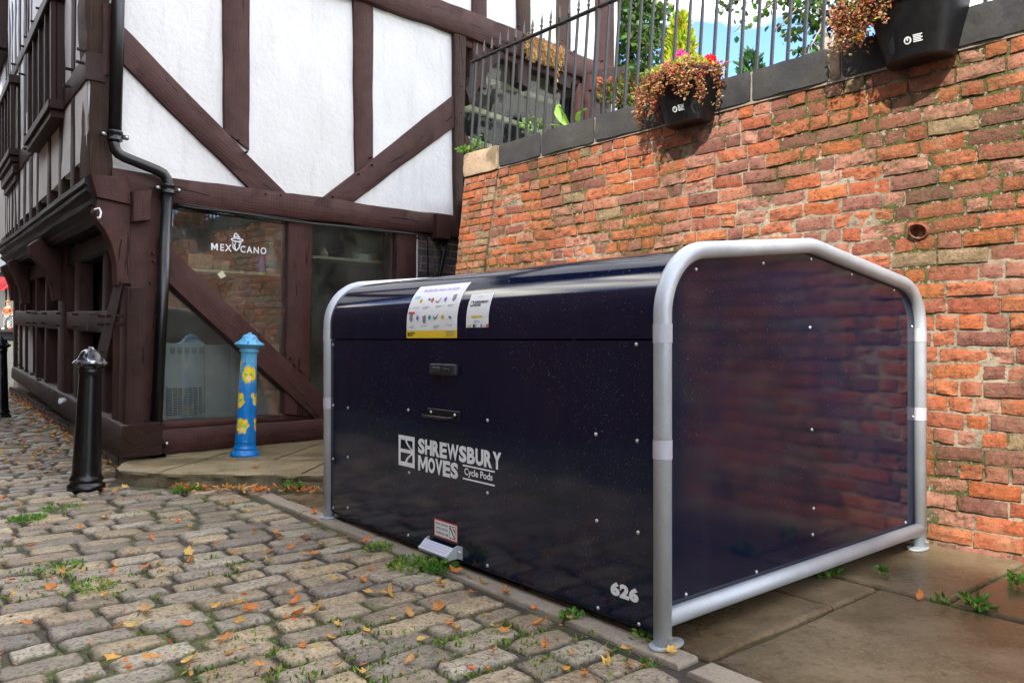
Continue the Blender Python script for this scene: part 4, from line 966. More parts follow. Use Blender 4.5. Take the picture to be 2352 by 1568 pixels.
for x0, x1, mt_ in ((.025, .040, M_YEL), (.052, .066, M_BLKINK), (.068, .082, M_BLU), (.108, .121, M_PUR), (.148, .164, M_RED)): gbox(x0, x1, .001, .014, mt_, 'logo_block', sp_, ss)
gbox(.002, .022, .006, .0075, M_GREYINK, 'small_print', sp_, ss); gbox(.124, .146, .006, .0075, M_GREYINK, 'small_print', sp_, ss)
settle(hangar)

# ================================================================ bollards
def bollard(name, x, y, z, hgt, lean, prof, mat, cap_at, label, colour=None, nflat=10):
    root = thing(name, (x, y, z), label, 'bollard')
    up = Vector((math.tan(math.radians(lean)), .0, 1)).normalized(); a = Vector((0, 1, 0)); a = (a - up * a.dot(up)).normalized(); b = up.cross(a)
    dense = []
    for i in range(len(prof) - 1):
        (r0, z0), (r1, z1) = prof[i], prof[i + 1]; k = max(1, int((z1 - z0) * hgt / (.008 if colour else .02)))
        dense += [(r0 + (r1 - r0) * j / k, z0 + (z1 - z0) * j / k) for j in range(k)]
    dense.append(prof[-1]); n = 96 if colour else 60
    def ring(part, nm):
        vs, cs = [], []
        for r, zz in part:
            sh = .12 < zz < cap_at - .06
            for k in range(n):
                t = 2 * math.pi * k / n; rr = r
                if sh:                                        # faceted shaft with soft arrises
                    q = (t * nflat / (2 * math.pi)) % 1 - .5; rr = r * math.cos(math.pi / nflat) / math.cos(q * 2 * math.pi / nflat) * (1 - .035 * max(0, 1 - abs(abs(q) - .5) * 18))
                rr *= 1 + .006 * fbm(math.cos(t) * 2, math.sin(t) * 2, zz * 9, 1, 3)
                p = Vector((x, y, z)) + up * zz * hgt + (a * math.cos(t) + b * math.sin(t)) * rr; vs.append(p)
                if colour: cs.append(colour(t, zz, rr, hgt))
        m_ = len(part); fs = [(i * n + k, i * n + (k + 1) % n, (i + 1) * n + (k + 1) % n, (i + 1) * n + k) for i in range(m_ - 1) for k in range(n)]
        fs += [tuple(reversed(range(n))), tuple(range((m_ - 1) * n, m_ * n))]
        o = mesh_obj(nm, vs, fs, mat, root, cols=cs or None); autos(o, 50); return o
    ring([p for p in dense if p[1] <= .115], 'base'); ring([p for p in dense if .105 <= p[1] <= cap_at], 'shaft'); c = ring([p for p in dense if p[1] >= cap_at - .004], 'cap')
    settle(root); return root, c
KP = [(.118, 0), (.130, .012), (.134, .030), (.128, .048), (.112, .058), (.108, .066), (.116, .074), (.119, .084), (.112, .095), (.105, .110), (.105, .125), (.079, .815), (.083, .822), (.085, .832), (.079, .842), (.082, .852), (.100, .868), (.121, .878), (.124, .886), (.116, .896), (.096, .908), (.084, .925), (.076, .945), (.060, .968), (.034, .982), (.022, .984), (.020, .994), (.010, 1.0)]
g = lambda x, y: ground_z(x, y)
KP = [(r * .92, z) for r, z in KP]
_, cap1 = bollard('bollard', -2.985, 5.47, g(-3, 5.47) - .01, 1.01, 2.1, KP, M_BOLK, .855, 'black cast iron bollard with worn silvery cap standing on the cobbles')
def m_worn():
    t = NT('worn_cap'); v = t.vec(); k = t.ramp(t.noise(v, 17, 5, .65), (.40, 1.0), (.45, 0.0))
    return t.fin(t.mix(k, (.012, .012, .013), (.50, .50, .50)), t.math('ADD', t.math('MULTIPLY', k, .12), .18), t.math('MULTIPLY', k, .85), t.bump(t.noise(v, 50, 3), .3, .004))
cap1.data.materials[0] = m_worn()
bollard('bollard', -6.235, 9.5, g(-6.235, 9.5) - .02, 1.01, .5, KP, M_BOLK, .855, 'farther black bollard cut off by the left edge of the photo')
BP = [(.112, 0), (.117, .006), (.116, .016), (.102, .034), (.094, .048), (.090, .052), (.094, .058), (.094, .068), (.086, .076), (.084, .09), (.084, .115), (.064, .828), (.068, .834), (.076, .842), (.078, .850), (.072, .860), (.075, .870), (.092, .880), (.116, .898), (.121, .904), (.110, .914), (.088, .926), (.068, .944), (.060, .960), (.050, .975), (.030, .984), (.018, .986), (.016, .996), (.008, 1.0)]
fl_rnd = random.Random(3)
PAWS = [(fl_rnd.uniform(2.2, 5.4), z) for z in (.93, .945, .915, .95, .925, .80, .77, .79, .745)]
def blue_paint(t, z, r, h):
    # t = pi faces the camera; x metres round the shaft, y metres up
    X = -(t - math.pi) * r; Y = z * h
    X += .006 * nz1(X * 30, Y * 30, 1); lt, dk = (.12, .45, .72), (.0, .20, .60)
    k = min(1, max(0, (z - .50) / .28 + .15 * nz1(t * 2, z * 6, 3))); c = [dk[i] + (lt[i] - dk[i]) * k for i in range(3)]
    def over(col, m):
        nonlocal c
        m = max(0, min(1, m)); c = [c[i] * (1 - m) + col[i] * m for i in range(3)]
    for fx, fy, fr in ((-.030, .670, .064), (.055, .460, .058), (.010, .245, .060), (-.100, .46, .04), (.085, .72, .04), (.14, .30, .05), (-.14, .25, .045)):
        d = math.hypot(X - fx, (Y - fy) * .92); d += .020 * nz1(X * 28, Y * 28, fx * 40) + .008 * nz1(X * 80, Y * 80, 2); m = (fr - .006 - d) / .010 + .6; ear = min(math.hypot(X - fx + .03, Y - fy - .045), math.hypot(X - fx - .03, Y - fy - .045)); m = max(m, (.018 - ear) / .008 + .5)
        over((.95, .68, .01), m)
        if m > .3:
            for ex in (-.021, .021):
                e = math.hypot(X - fx - ex, Y - fy - .006); over((.15, .60, .25), (.0135 - e) / .003 + .5); over((.55, .75, .15), (.008 - e) / .002 + .5); over((.10, .45, .22), (.005 - e) / .002 + .5)
            over((.85, .80, .65), (.014 - math.hypot(X - fx, Y - fy + .026)) / .004 + .5); over((.85, .35, .35), (.005 - math.hypot(X - fx, Y - fy + .018)) / .002 + .5)
    for pt_, pz in PAWS:
        px_ = -(pt_ - math.pi) * r; d = math.hypot(X - px_, Y - pz * h); over((.02, .07, .35), (.006 - d) / .002 + .5)
        for q in (-.6, 0, .6): over((.02, .07, .35), (.0028 - math.hypot(X - px_ - .010 * math.sin(q), Y - pz * h - .010 * math.cos(q))) / .0015 + .5)
    return tuple(c)
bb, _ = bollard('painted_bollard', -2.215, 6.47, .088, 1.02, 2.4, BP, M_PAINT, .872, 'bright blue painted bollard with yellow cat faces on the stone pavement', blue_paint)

# ================================================================ drainpipe
dp = thing('drainpipe', F.pt(.2, .1, .12), 'black drainpipe with an offset bend down the house corner', 'drainpipe')
def fp(x, y, d): return F.pt(*F.uz(x, y, d), d)
mb = MB(); mb.tube([fp(275, -120, .11), fp(271, 10, .11), fp(264, 305, .11)], .049, 20); mb.build('upper_pipe', M_PIPE, dp, True)
ctr = [(263, 318), (262, 332), (265, 344), (273, 354), (285, 361), (330, 379), (362, 392), (375, 399), (383, 410), (386, 424), (386, 436)]
mb = MB(); mb.tube([fp(x, y, .11) for x, y in ctr], .042, 20); mb.build('bend', M_PIPE, dp, True)
mb = MB(); mb.tube([fp(385, 436, .12), fp(357, 1018, .12)], .046, 20); mb.build('lower_pipe', M_PIPE, dp, True)
mb = MB(); mb.tube([fp(357, 1012, .12), fp(357, 1030, .125), fp(362, 1044, .16), fp(368, 1052, .20)], [.050, .052, .052, .050], 20, False); mb.build('shoe', M_PIPE, dp, True)
for x, y in ((263.5, 312), (385.5, 434), (357, 1020)):
    c = fp(x, y, .115); mb = MB(); mb.lathe(c - Vector((0, 0, .045)), [(.050, 0), (.058, .004), (.058, .016), (.053, .02), (.053, .055), (.060, .06), (.060, .078), (.054, .085)], 24)
    sk = mb.build('socket', M_PIPE, dp, True)
    mb = MB()
    for s in (-1, 1): mb.box(c + F.du * (s * .055) - F.dn * .02 - Vector((0, 0, .018)), F.du * s * .05, F.dn * .03, (0, 0, .036)); 
    bev(mb.build('ear', M_PIPE, sk), .006)
    for s in (-1, 1): dome(c + F.du * s * .085 + F.dn * .012, F.dn, .014, parent=sk)
settle(dp)

# ================================================================ planters on the wall
def leaf(mb, p, size, col, tilt=None, up=None, asp=.6, curl=.2, rr=R, hang=False):
    if hang: t = Vector((rr.gauss(0, .5), rr.gauss(0, .5), -1)).normalized()
    elif up is not None: t = (Vector(up) + Vector((rr.gauss(0, .5), rr.gauss(0, .5), rr.gauss(0, .35)))).normalized()
    else: t = Vector((rr.gauss(0, 1), rr.gauss(0, 1), rr.gauss(0, .7))).normalized()
    n = Vector((rr.gauss(0, 1), rr.gauss(0, 1), rr.gauss(0, 1))); s = t.cross(n)
    if s.length < 1e-3: s = t.orthogonal()
    s.normalize(); n = s.cross(t); p = Vector(p); w_ = size * asp / 2; c = tuple(max(0, min(1, x * rr.uniform(.7, 1.3))) for x in col)
    mb.add([p, p + t * size * .35 + s * w_ + n * size * curl * .5, p + t * size * .75 + s * w_ * .75 + n * size * curl, p + t * size + n * size * curl * .6, p + t * size * .75 - s * w_ * .75 + n * size * curl, p + t * size * .35 - s * w_ + n * size * curl * .5, p + t * size * .5],
           [(0, 1, 6), (1, 2, 6), (2, 3, 6), (3, 4, 6), (4, 5, 6), (5, 0, 6)], c)
def planter(uc, zb, label, seed, ws=1):
    rr = random.Random(seed); root = thing('wall_planter', WL.pt(uc, zb, .12), label, 'planter', 'black planters hung on the wall')
    hh = .30; prof = [(0, .135, .145), (.02, .15, .16), (.5, .185, .20), (.88, .215, .235), (.90, .228, .25), (1.0, .232, .255), (1.0, .222, .243), (.86, .205, .225)]; n = 26; vs = []
    for k, wu, wd in prof:
        for i in range(n + 1):
            t = math.pi * i / n; c, s_ = math.cos(t), math.sin(t)
            vs.append(WL.pt(uc + ws * wu * math.copysign(abs(c) ** .75, c), zb + hh * k, .028 + wd * max(0, s_) ** .7))
    m1 = n + 1; fs = [(i * m1 + k, (i + 1) * m1 + k, (i + 1) * m1 + k + 1, i * m1 + k + 1) for i in range(len(prof) - 1) for k in range(n)]
    fs += [(i * m1, i * m1 + n, (i + 1) * m1 + n, (i + 1) * m1) for i in range(len(prof) - 1)]; fs.append(tuple(range(n + 1)))
    o = mesh_obj('tub', vs, fs, M_BLACKP, root); autos(o, 35)
    mb = MB(); mb.add([WL.pt(uc + .2 * math.cos(math.pi * i / 12), zb + hh * .84, .03 + .215 * math.sin(math.pi * i / 12)) for i in range(13)], [tuple(range(13))]); mb.build('soil', M_SOIL, root)
    mb = MB()
    def st(x, y, d=.003):
        k = (y + .06) / .3; wd = .16 + (.20 - .16) * (y / .15); wu = .15 + .035 * (y / .15)
        c = max(-1, min(1, (x) / wu)); c0 = math.copysign(abs(c) ** (1 / .75), c); return WL.pt(uc + x, zb + y, .028 + wd * (max(0, 1 - c0 * c0) ** .35) + d)
    def sq(m_, x0, x1, y0, y1, d): m_.add([st(x0, y0, d), st(x1, y0, d), st(x1, y1, d), st(x0, y1, d)], [(0, 1, 2, 3)])
    x0 = .0
    mb.add([st(x0 + .018 * math.cos(q), .075 + .018 * math.sin(q), .004) for q in [2 * math.pi * k / 16 for k in range(16)]], [tuple(range(16))])
    for r_ in range(5): sq(mb, x0 + .026, x0 + .068 - (r_ % 2) * .006, .060 + r_ * .0075, .0645 + r_ * .0075, .004)
    lb = mb.build('label', M_WHITE, root)
    for x_ in (-.10, .105):
        nb = MB(); nb.add([st(x_, .085, .002), st(x_ + .032, .125, .002), st(x_ + .034, .035, .002), st(x_ + .006, .035, .002)], [(0, 3, 2, 1)]); nb.build('notch', M_PODX, root)
    mb = MB(); mb.add([st(x0 + .011 * math.cos(q), .075 + .011 * math.sin(q), .006) for q in [2 * math.pi * k / 12 for k in range(12)]], [tuple(range(12))]); mb.build('mark', M_BLKINK, lb)
    mb = MB(); mb.add([st(x0 + .004 * math.cos(q), .078 + .006 * math.sin(q), .007) for q in [2 * math.pi * k / 8 for k in range(8)]], [tuple(range(8))]); mb.build('mark', M_WHITE, lb)
    settle(root); return hh
def trailing(uc, zb, label, seed, left=.30, n=1700, lift=0):
    rr = random.Random(seed); zt_ = zb + .28 + lift; root = thing('trailing_plant', WL.pt(uc, zt_, .12), label, 'plant', 'dried trailing plants in the planters')
    C_ = [(.48, .18, .08), (.58, .28, .13), (.34, .10, .06), (.58, .38, .18), (.50, .13, .09), (.40, .22, .10), (.40, .30, .08)]
    mb = MB(); sm = MB()
    for i in range(n):
        t = rr.uniform(-.15, math.pi + .15); r_ = rr.uniform(.35, 1.12); x = .235 * math.cos(t) * r_ - (left * .25 if math.cos(t) < -.2 else 0) * rr.random(); d = .04 + .245 * max(0, math.sin(t)) * r_
        p = WL.pt(uc + x, zt_ + .035 + .05 * nz1(x * 9, d * 9, seed) - .07 * max(0, r_ - .75) + rr.uniform(-.02, .03), d); leaf(mb, p, rr.uniform(.016, .032), rr.choice(C_), rr=rr, curl=.4)
    for i in range(34):
        t = rr.uniform(0, math.pi) if not lift else rr.uniform(1.9, math.pi); big = math.cos(t) < -.3 or rr.random() < .25; ln = rr.uniform(.05, .13) if not big else rr.uniform(.10, .24)
        x = .235 * math.cos(t) - (rr.uniform(0, left * .5) if math.cos(t) < -.5 else 0); d = .05 + .25 * math.sin(t); p = WL.pt(uc + x, zt_ + .01, d); pts = [p]
        for k in range(8):
            p = p + Vector((rr.gauss(0, .006), rr.gauss(0, .006), -ln / 8)); pts.append(p)
            for q in range(5 if k > 1 else 8): leaf(mb, p + Vector((rr.gauss(0, .011), rr.gauss(0, .011), rr.gauss(0, .008))), rr.uniform(.014, .028), rr.choice(C_), rr=rr, curl=.4)
        sm.tube(pts, .0016, 4, False)
    fo = mb.build('foliage', M_DRY, root); sm.build('stems', M_TIMOLD, fo); settle(root)
def flowers(uc, zb, seed, label, lcol, spots, name, cat):
    rr = random.Random(seed); zt_ = zb + .30; root = thing(name, WL.pt(uc, zt_, .10), label, cat)
    if lcol:
        mb = MB()
        for i in range(420):
            x = rr.uniform(-.20, .20); p = WL.pt(uc + x, zt_ + .01 + rr.uniform(0, .085) * (1 - abs(x) * 2), rr.uniform(.03, .22)); leaf(mb, p, rr.uniform(.02, .04), rr.choice(lcol), up=(0, 0, 1), rr=rr, asp=.75)
        mb.build('foliage', M_LEAF, root)
    for (x, zz, d, col, r_) in spots:
        mb = MB()
        for q in range(3 if r_ > .015 else 1):
            c = WL.pt(uc + x + rr.uniform(-.02, .02), zt_ + zz + rr.uniform(-.012, .012), d + rr.uniform(-.01, .01)); nn_ = (WL.dn + Vector((rr.gauss(0, .3), rr.gauss(0, .3), .3))).normalized(); e1 = nn_.orthogonal().normalized(); e2 = nn_.cross(e1)
            for k in range(5):
                t0 = 2 * math.pi * k / 5; pv_ = [c] + [c + (e1 * math.cos(t0 + a) + e2 * math.sin(t0 + a)) * r_ * m_ + nn_ * r_ * h_ for a, m_, h_ in ((-.55, .75, .2), (-.35, 1.05, .15), (0, 1.12, .3), (.35, 1.05, .15), (.55, .75, .2))]
                mb.add(pv_, [(0, 1, 2), (0, 2, 3), (0, 3, 4), (0, 4, 5)], tuple(x_ * rr.uniform(.8, 1.1) for x_ in col))
        mb.build('bloom', M_LEAF, root)
    settle(root)
U1, U2 = -1.415, .0
planter(U1, 2.425, 'black plastic planter with red and pink flowers, nearer the house', 5); planter(U2, 2.45, 'black plastic planter at the top right, cut off by the photo edge', 8, 1.05)
trailing(U1, 2.425, 'dried brown trailing plant spilling from the planter nearer the house', 11, .34, 1500); trailing(U2, 2.45, 'rusty orange trailing plant spilling from the top right planter', 14, .42, 1700, .075)
YG = [(.34, .38, .04), (.45, .46, .06), (.28, .36, .05), (.50, .42, .08)]
PK, RD = (.72, .02, .28), (.75, .01, .01)
flowers(U1, 2.425, 21, 'pink petunia with yellow green leaves in the nearer planter', YG, [(-.10, .115, .15, PK, .022), (-.02, .150, .14, PK, .022), (.04, .115, .15, (.80, .12, .30), .02), (-.19, .12, .08, PK, .012), (-.19, -.01, .05, RD, .011)], 'petunia_plant', 'flower')
flowers(U1, 2.425, 23, 'red geranium blooms at the right side of the planter', None, [(.15, .075, .10, RD, .017), (.185, .075, .10, RD, .018), (.21, .06, .10, RD, .018), (.20, .045, .11, RD, .016)], 'geranium', 'flower')
flowers(U2, 2.425, 29, 'yellow flower drooping from the top right planter', None, [(-.235, -.10, .20, (.80, .45, .01), .022)], 'yellow_flower', 'flower')
# ================================================================ behind the wall: plants and trees
def P3(px, py, Y): return Vector(((px - CX) / FP * Y, Y, H - (py - HY) / FP * Y))
GR = [(.05, .11, .02), (.08, .16, .03), (.11, .20, .04), (.04, .08, .02), (.14, .24, .06)]
def trunk_to(mb, a, b, r0, r1, seed, k=6, wob=.08):
    pts = [Vector(a).lerp(Vector(b), i / k) + Vector((nz1(i, seed), nz1(i, seed + 3), 0)) * wob * min(i, k - i) / k for i in range(k + 1)]
    mb.tube(pts, [r0 + (r1 - r0) * i / k for i in range(k + 1)], 8); return pts
def crown_tree(name, label, base, blobs, n, size, cols, seed, twigs=(), trunk_r=.09, tmat=None, asp=.75):
    rr = random.Random(seed); root = thing(name, base, label, 'tree'); tb = MB(); cb = MB(); top = Vector(blobs[0][0])
    trunk_to(tb, base, top, trunk_r, trunk_r * .35, seed, 8, .15)
    tot = sum(b[1].x * b[1].z for b in blobs)
    for c, rad in blobs:
        trunk_to(tb, Vector(base).lerp(top, .6), c, trunk_r * .35, .01, seed + c.x, 6, .2)
        m = int(n * rad.x * rad.z / tot); hubs = [Vector([rr.gauss(0, .42) for _ in range(3)]) for _ in range(max(6, m // 28))]
        for i in range(m):
            h_ = rr.choice(hubs); q = h_ + Vector([rr.gauss(0, .13) for _ in range(3)])
            if q.length > 1.15: continue
            p = c + Vector((q.x * rad.x, q.y * rad.y, q.z * rad.z)); leaf(cb, p, size * rr.uniform(.6, 1.2), rr.choice(cols), rr=rr, asp=asp, up=(0, 0, -.4))
    for tw in twigs:
        pts = [Vector(p) for p in tw]; tb.tube(pts, [.008 * (1 - i / len(pts)) + .003 for i in range(len(pts))], 5)
        for i in range(len(pts) - 1):
            for k in range(9):
                p = pts[i].lerp(pts[i + 1], rr.random()) + Vector([rr.gauss(0, .045) for _ in range(3)]); leaf(cb, p, size * rr.uniform(.7, 1.1), rr.choice(cols), rr=rr, asp=asp, up=(0, 0, -.6))
    tb.build('trunk', tmat or M_TIMOLD, root, True); cb.build('crown', M_LEAF, root); settle(root)
V3 = lambda a, b=None, c=None: Vector((a, b if b is not None else a, c if c is not None else a))
crown_tree('broadleaf_tree', 'leafy green tree just right of the house end behind the railing', P3(1475, 300, 11.5) * 1.0 + Vector((0, 0, -1.6)),
    [(P3(1450, 130, 11.5), V3(.50, .6, 1.0)), (P3(1440, 30, 11.5), V3(.40, .6, .8)), (P3(1480, 210, 11.5), V3(.40, .5, .55)), (P3(1505, 60, 11.8), V3(.30, .4, .5)), (P3(1430, 240, 11.2), V3(.5, .5, .5)), (P3(1440, -80, 11.5), V3(.6, .5, .8))], 5200, .10, GR, 31,
    [[P3(1480, 0, 11), P3(1515, 20, 11), P3(1540, 12, 11)], [P3(1480, 100, 11), P3(1510, 120, 11), P3(1535, 108, 11)], [P3(1480, 60, 11), P3(1520, 70, 11), P3(1545, 60, 11)]])
crown_tree('pale_barked_tree', 'pale trunked tree with loose leaves against the sky at upper right', P3(1968, 120, 6.6) + Vector((0, 0, -1.1)),
    [(P3(1880, 20, 8.6), V3(.42, .5, .42)), (P3(1940, 70, 8.6), V3(.34, .4, .36)), (P3(1870, 95, 8.6), V3(.22, .3, .2)), (P3(1900, -60, 8.6), V3(.8, .6, .4)), (P3(1960, 0, 8.3), V3(.3, .3, .5))], 1500, .085, GR[:4], 37,
    [[P3(1900, -60, 8), P3(1800, -20, 8), P3(1700, 0, 8), P3(1640, 8, 8)], [P3(1900, -60, 8), P3(1790, 0, 8), P3(1720, 40, 8), P3(1690, 72, 8)], [P3(1850, -60, 8), P3(1830, 20, 8), P3(1780, 70, 8)], [P3(1760, -60, 8), P3(1730, -10, 8), P3(1680, 10, 8), P3(1650, 20, 8)], [P3(1900, 40, 8), P3(1860, 110, 8), P3(1850, 140, 8)]], .07, M_KERB)
def conifer(name, label, base, hgt, rad, n, cols, seed, size):
    rr = random.Random(seed); root = thing(name, base, label, 'shrub'); cb = MB(); tb = MB(); base = Vector(base)
    tb.tube([base, base + Vector((0, 0, hgt * .8))], [.04, .01], 6)
    for i in range(n):
        k = rr.random() ** .8; t = rr.uniform(0, 2 * math.pi); prof_ = (1 - k) ** .55 * (1 if k > .12 else .6 + k * 3)
        r_ = rad * prof_ * (.72 + .28 * rr.random()) * (1 + .22 * nz1(math.cos(t) * 3, math.sin(t) * 3, k * 9)); o_ = Vector((math.cos(t), math.sin(t), 0))
        p = base + o_ * r_ + Vector((0, 0, k * hgt)); leaf(cb, p, size * rr.uniform(.6, 1.3), rr.choice(cols), up=o_ * .45 + Vector((0, 0, 1)), rr=rr, asp=.32, curl=.1)
    tb.build('trunk', M_TIMOLD, root); cb.build('crown', M_LEAF, root); settle(root)
conifer('golden_conifer', 'bright yellow green conifer behind the railing', P3(1562, 300, 8.6) + Vector((0, 0, -.6)), 1.85, .34, 4200, [(.42, .50, .02), (.50, .56, .03), (.30, .42, .02), (.58, .60, .05)], 41, .085)
conifer('golden_conifer', 'low yellow green shrub left of the conifer', P3(1500, 300, 8.2) + Vector((0, 0, -.5)), 1.1, .24, 1500, [(.40, .48, .03), (.48, .52, .05), (.26, .40, .04)], 42, .08)
conifer('dark_conifer', 'small dark green conifer between the two planters', P3(1722, 260, 9.5) + Vector((0, 0, -.5)), 1.2, .34, 750, [(.04, .12, .04), (.07, .18, .05), (.10, .22, .06)], 43, .12)
def clump(name, label, c, n, r_, size, cols, seed, h_=.03, asp=.55, cat='weed', group=None, hang=False, kind=None, z=None):
    rr = random.Random(seed); c = Vector(c); mb = MB()
    for i in range(n):
        t = rr.uniform(0, 2 * math.pi); q = r_ * math.sqrt(rr.random()); p = c + Vector((math.cos(t) * q, math.sin(t) * q, rr.uniform(0, h_) * (1 - q / r_ * .6)))
        leaf(mb, p, size * rr.uniform(.5, 1.2), rr.choice(cols), up=Vector((math.cos(t) * .9, math.sin(t) * .9, .7)), rr=rr, asp=asp)
    o = mb.build(name, M_LEAF)
    o.data.transform(Matrix.Translation(-c)); o.location = c
    return tag(o, label, cat, group, kind)
GW = [(.10, .26, .03), (.16, .34, .05), (.08, .20, .03), (.22, .36, .06)]
def onw(px, py, d=-.05): u, z = WL.uz(px, py, d); return WL.pt(u, max(z, 2.66), d)
# the broad bright leaf and small plants along the coping
def broad_leaf(name, label, base, tip, wd, seed):
    mb = MB(); base, tip = Vector(base), Vector(tip); t = tip - base; side = WL.du * wd; vs = []; N = 9
    for i in range(N + 1):
        k = i / N; w_ = math.sin(math.pi * min(1, k * .9 + .08)) ** .7 * (1 - .2 * k); b = WL.dn * (.05 * math.sin(k * 2.6))
        for j in range(-3, 4): vs.append(base + t * k + side * (j / 3 * w_) + b + WL.dn * (.012 * abs(j) + .004 * math.cos(j * 3 + k * 40)))
    mb.add(vs, [(i * 7 + j, i * 7 + j + 1, (i + 1) * 7 + j + 1, (i + 1) * 7 + j) for i in range(N) for j in range(6)], (.26, .48, .06))
    o = mb.build(name, M_LEAF, smooth=True); o.data.transform(Matrix.Translation(-base)); o.location = base; tag(o, label, 'plant')
broad_leaf('broad_leaf_plant', 'large bright green leaf standing up between the railing bars', onw(1312, 292, -.10), onw(1294, 243, -.12), .055, 1)
broad_leaf('broad_leaf_plant', 'smaller pointed green leaf right of the large bright leaf', onw(1335, 282, -.12), onw(1356, 252, -.14), .03, 2)
broad_leaf('broad_leaf_plant', 'low green leaf lying left of the large bright leaf', onw(1300, 292, -.08), onw(1275, 290, -.08), .02, 3)
clump('wall_weed', 'leafy weed at the left end of the coping', onw(1070, 350, -.03), 60, .06, .045, GW, 51, .05)
clump('wall_weed', 'thin upright weed behind the first railing bars', onw(1098, 345, -.05), 50, .04, .03, GW, 52, .16)
clump('wall_weed', 'pale leafed weed behind the railing under the dark window', onw(1222, 305, -.16), 90, .09, .045, [(.20, .34, .08), (.30, .42, .12), (.14, .26, .06)], 53, .16)
clump('dry_fern', 'rust brown dried fern behind the railing near the beam end', onw(1400, 250, -.3) + Vector((0, .1, .12)), 120, .08, .05, [(.30, .10, .05), (.40, .18, .08)], 54, .22, cat='plant')
clump('hedge_plant', 'brown and green undergrowth between beam end and first planter', onw(1450, 235, -.35), 500, .26, .05, [(.16, .10, .04), (.10, .12, .03), (.24, .16, .06), (.20, .26, .04)], 55, .22, cat='plant', kind='stuff')
# straw of an old basket lying on the beam
rr = random.Random(9); mb = MB()
for i in range(1500):
    t = rr.random(); px_ = 1206 + 82 * t; py_ = 96 + 34 * t + rr.gauss(0, 9) + (16 if rr.random() < .25 else 0)
    u, z = F.uz(px_, py_, .1); p = F.pt(u, z, rr.uniform(.08, .17)); q = p + Vector((rr.gauss(0, .03), rr.gauss(0, .03), rr.gauss(-.012, .03)))
    mb.tube([p, (p + q) / 2 + Vector((rr.gauss(0, .008), 0, .01)), q], .0028, 3, False, rr.choice([(.50, .28, .09), (.60, .36, .13), (.42, .20, .06), (.66, .42, .18)]))
for px_, py_, rx, rz in ((1222, 115, .13, .15), (1250, 125, .12, .14), (1272, 135, .09, .12)):
    u, z = F.uz(px_, py_, .1)
    vs = [F.pt(u + rx * math.cos(a) * math.cos(b) * .8, z + rz * math.sin(b), .10 + .06 * math.sin(a) * math.cos(b)) + Vector((nz1(a * 2, b * 2, px_), 0, nz1(a * 2, b * 2, px_ + 5))) * .03 for b in rng(-1.5, 1.5, .3) for a in rng(0, 6.28, .45)]
    nb, na = len(rng(-1.5, 1.5, .3)), len(rng(0, 6.28, .45)); mb.add(vs, [(j * na + i, j * na + i + 1, (j + 1) * na + i + 1, (j + 1) * na + i) for j in range(nb - 1) for i in range(na - 1)], (.46, .27, .09))
for i in range(14):
    u, z = F.uz(1283 - i * .7, 120 + i * 6, .12); leaf(mb, F.pt(u, z, .14), .06, (.55, .30, .08), hang=True, rr=rr)
o = mb.build('straw_basket_liner', M_STRAW); tag(o, 'orange straw remains of a hanging basket on the upper beam', 'basket liner')

# ================================================================ inside the shop window
def inF(px, py, d=-.40): return F.pt(*F.uz(px, py, d), d)
def goods_box(name, label, x0, x1, ytop, ybot, dep, col, cat, d=-.40, lab=None):
    u0, z0 = F.uz(x0, ybot, d); u1 = F.uz(x1, ybot, d)[0]; z1 = F.uz(x0, ytop, d)[1]; root = thing(name, F.pt((u0 + u1) / 2, z0, d), label, cat)
    mb = MB(); mb.pbox(F, u0, u1, z0, z1, d - dep, d, col); o = bev(mb.build('carton', M_MISC, root), .004)
    mb = MB(); mb.pbox(F, u0 + .004, u1 - .004, z1 + .001, z1 + .004, d - dep * .48, d - .004, tuple(c * .8 for c in col)); mb.build('flap', M_MISC, root)
    if lab:
        mb = MB(); mb.pbox(F, u0 + (u1 - u0) * .08, u0 + (u1 - u0) * .55, z0 + (z1 - z0) * .12, z0 + (z1 - z0) * .88, d + .001, d + .003, lab); mb.build('box_label', M_MISC, root)
        mb = MB(); mb.pbox(F, u0 + (u1 - u0) * .18, u0 + (u1 - u0) * .46, z0 + (z1 - z0) * .22, z0 + (z1 - z0) * .78, d + .0035, d + .005, (.75, .70, .45)); mb.build('box_label', M_MISC, root)
    settle(root)
for nm, lb, (xa, ya), (xb, yb) in (('shelf', 'cream shelf behind the left shop window', (395, 609), (654, 632)), ('shelf', 'cream shelf behind the right shop window', (718, 584), (897, 603))):
    u0, z0 = F.uz(xa, ya, -.36); u1, z1 = F.uz(xb, yb, -.36); zz = (z0 + z1) / 2; mb = MB(); mb.pbox(F, max(u0, .3), u1, zz - .028, zz, -.75, -.36)
    o = bev(mb.build(nm, M_SHELF), .003); o.data.transform(Matrix.Translation(-F.pt(u0, zz, -.4))); o.location = F.pt(u0, zz, -.4); tag(o, lb, 'shelf')
CB = (.42, .27, .13)
goods_box('cardboard_box', 'larger brown cardboard box on the left window shelf', 432, 488, 581, 614, .25, CB, 'box')
goods_box('cardboard_box', 'smaller brown cardboard box on the left window shelf', 490, 527, 597, 618, .25, CB, 'box')
goods_box('cardboard_box', 'brown box with blue label on the right window shelf', 810, 887, 577, 600, .3, (.30, .18, .10), 'box', lab=(.20, .45, .62))
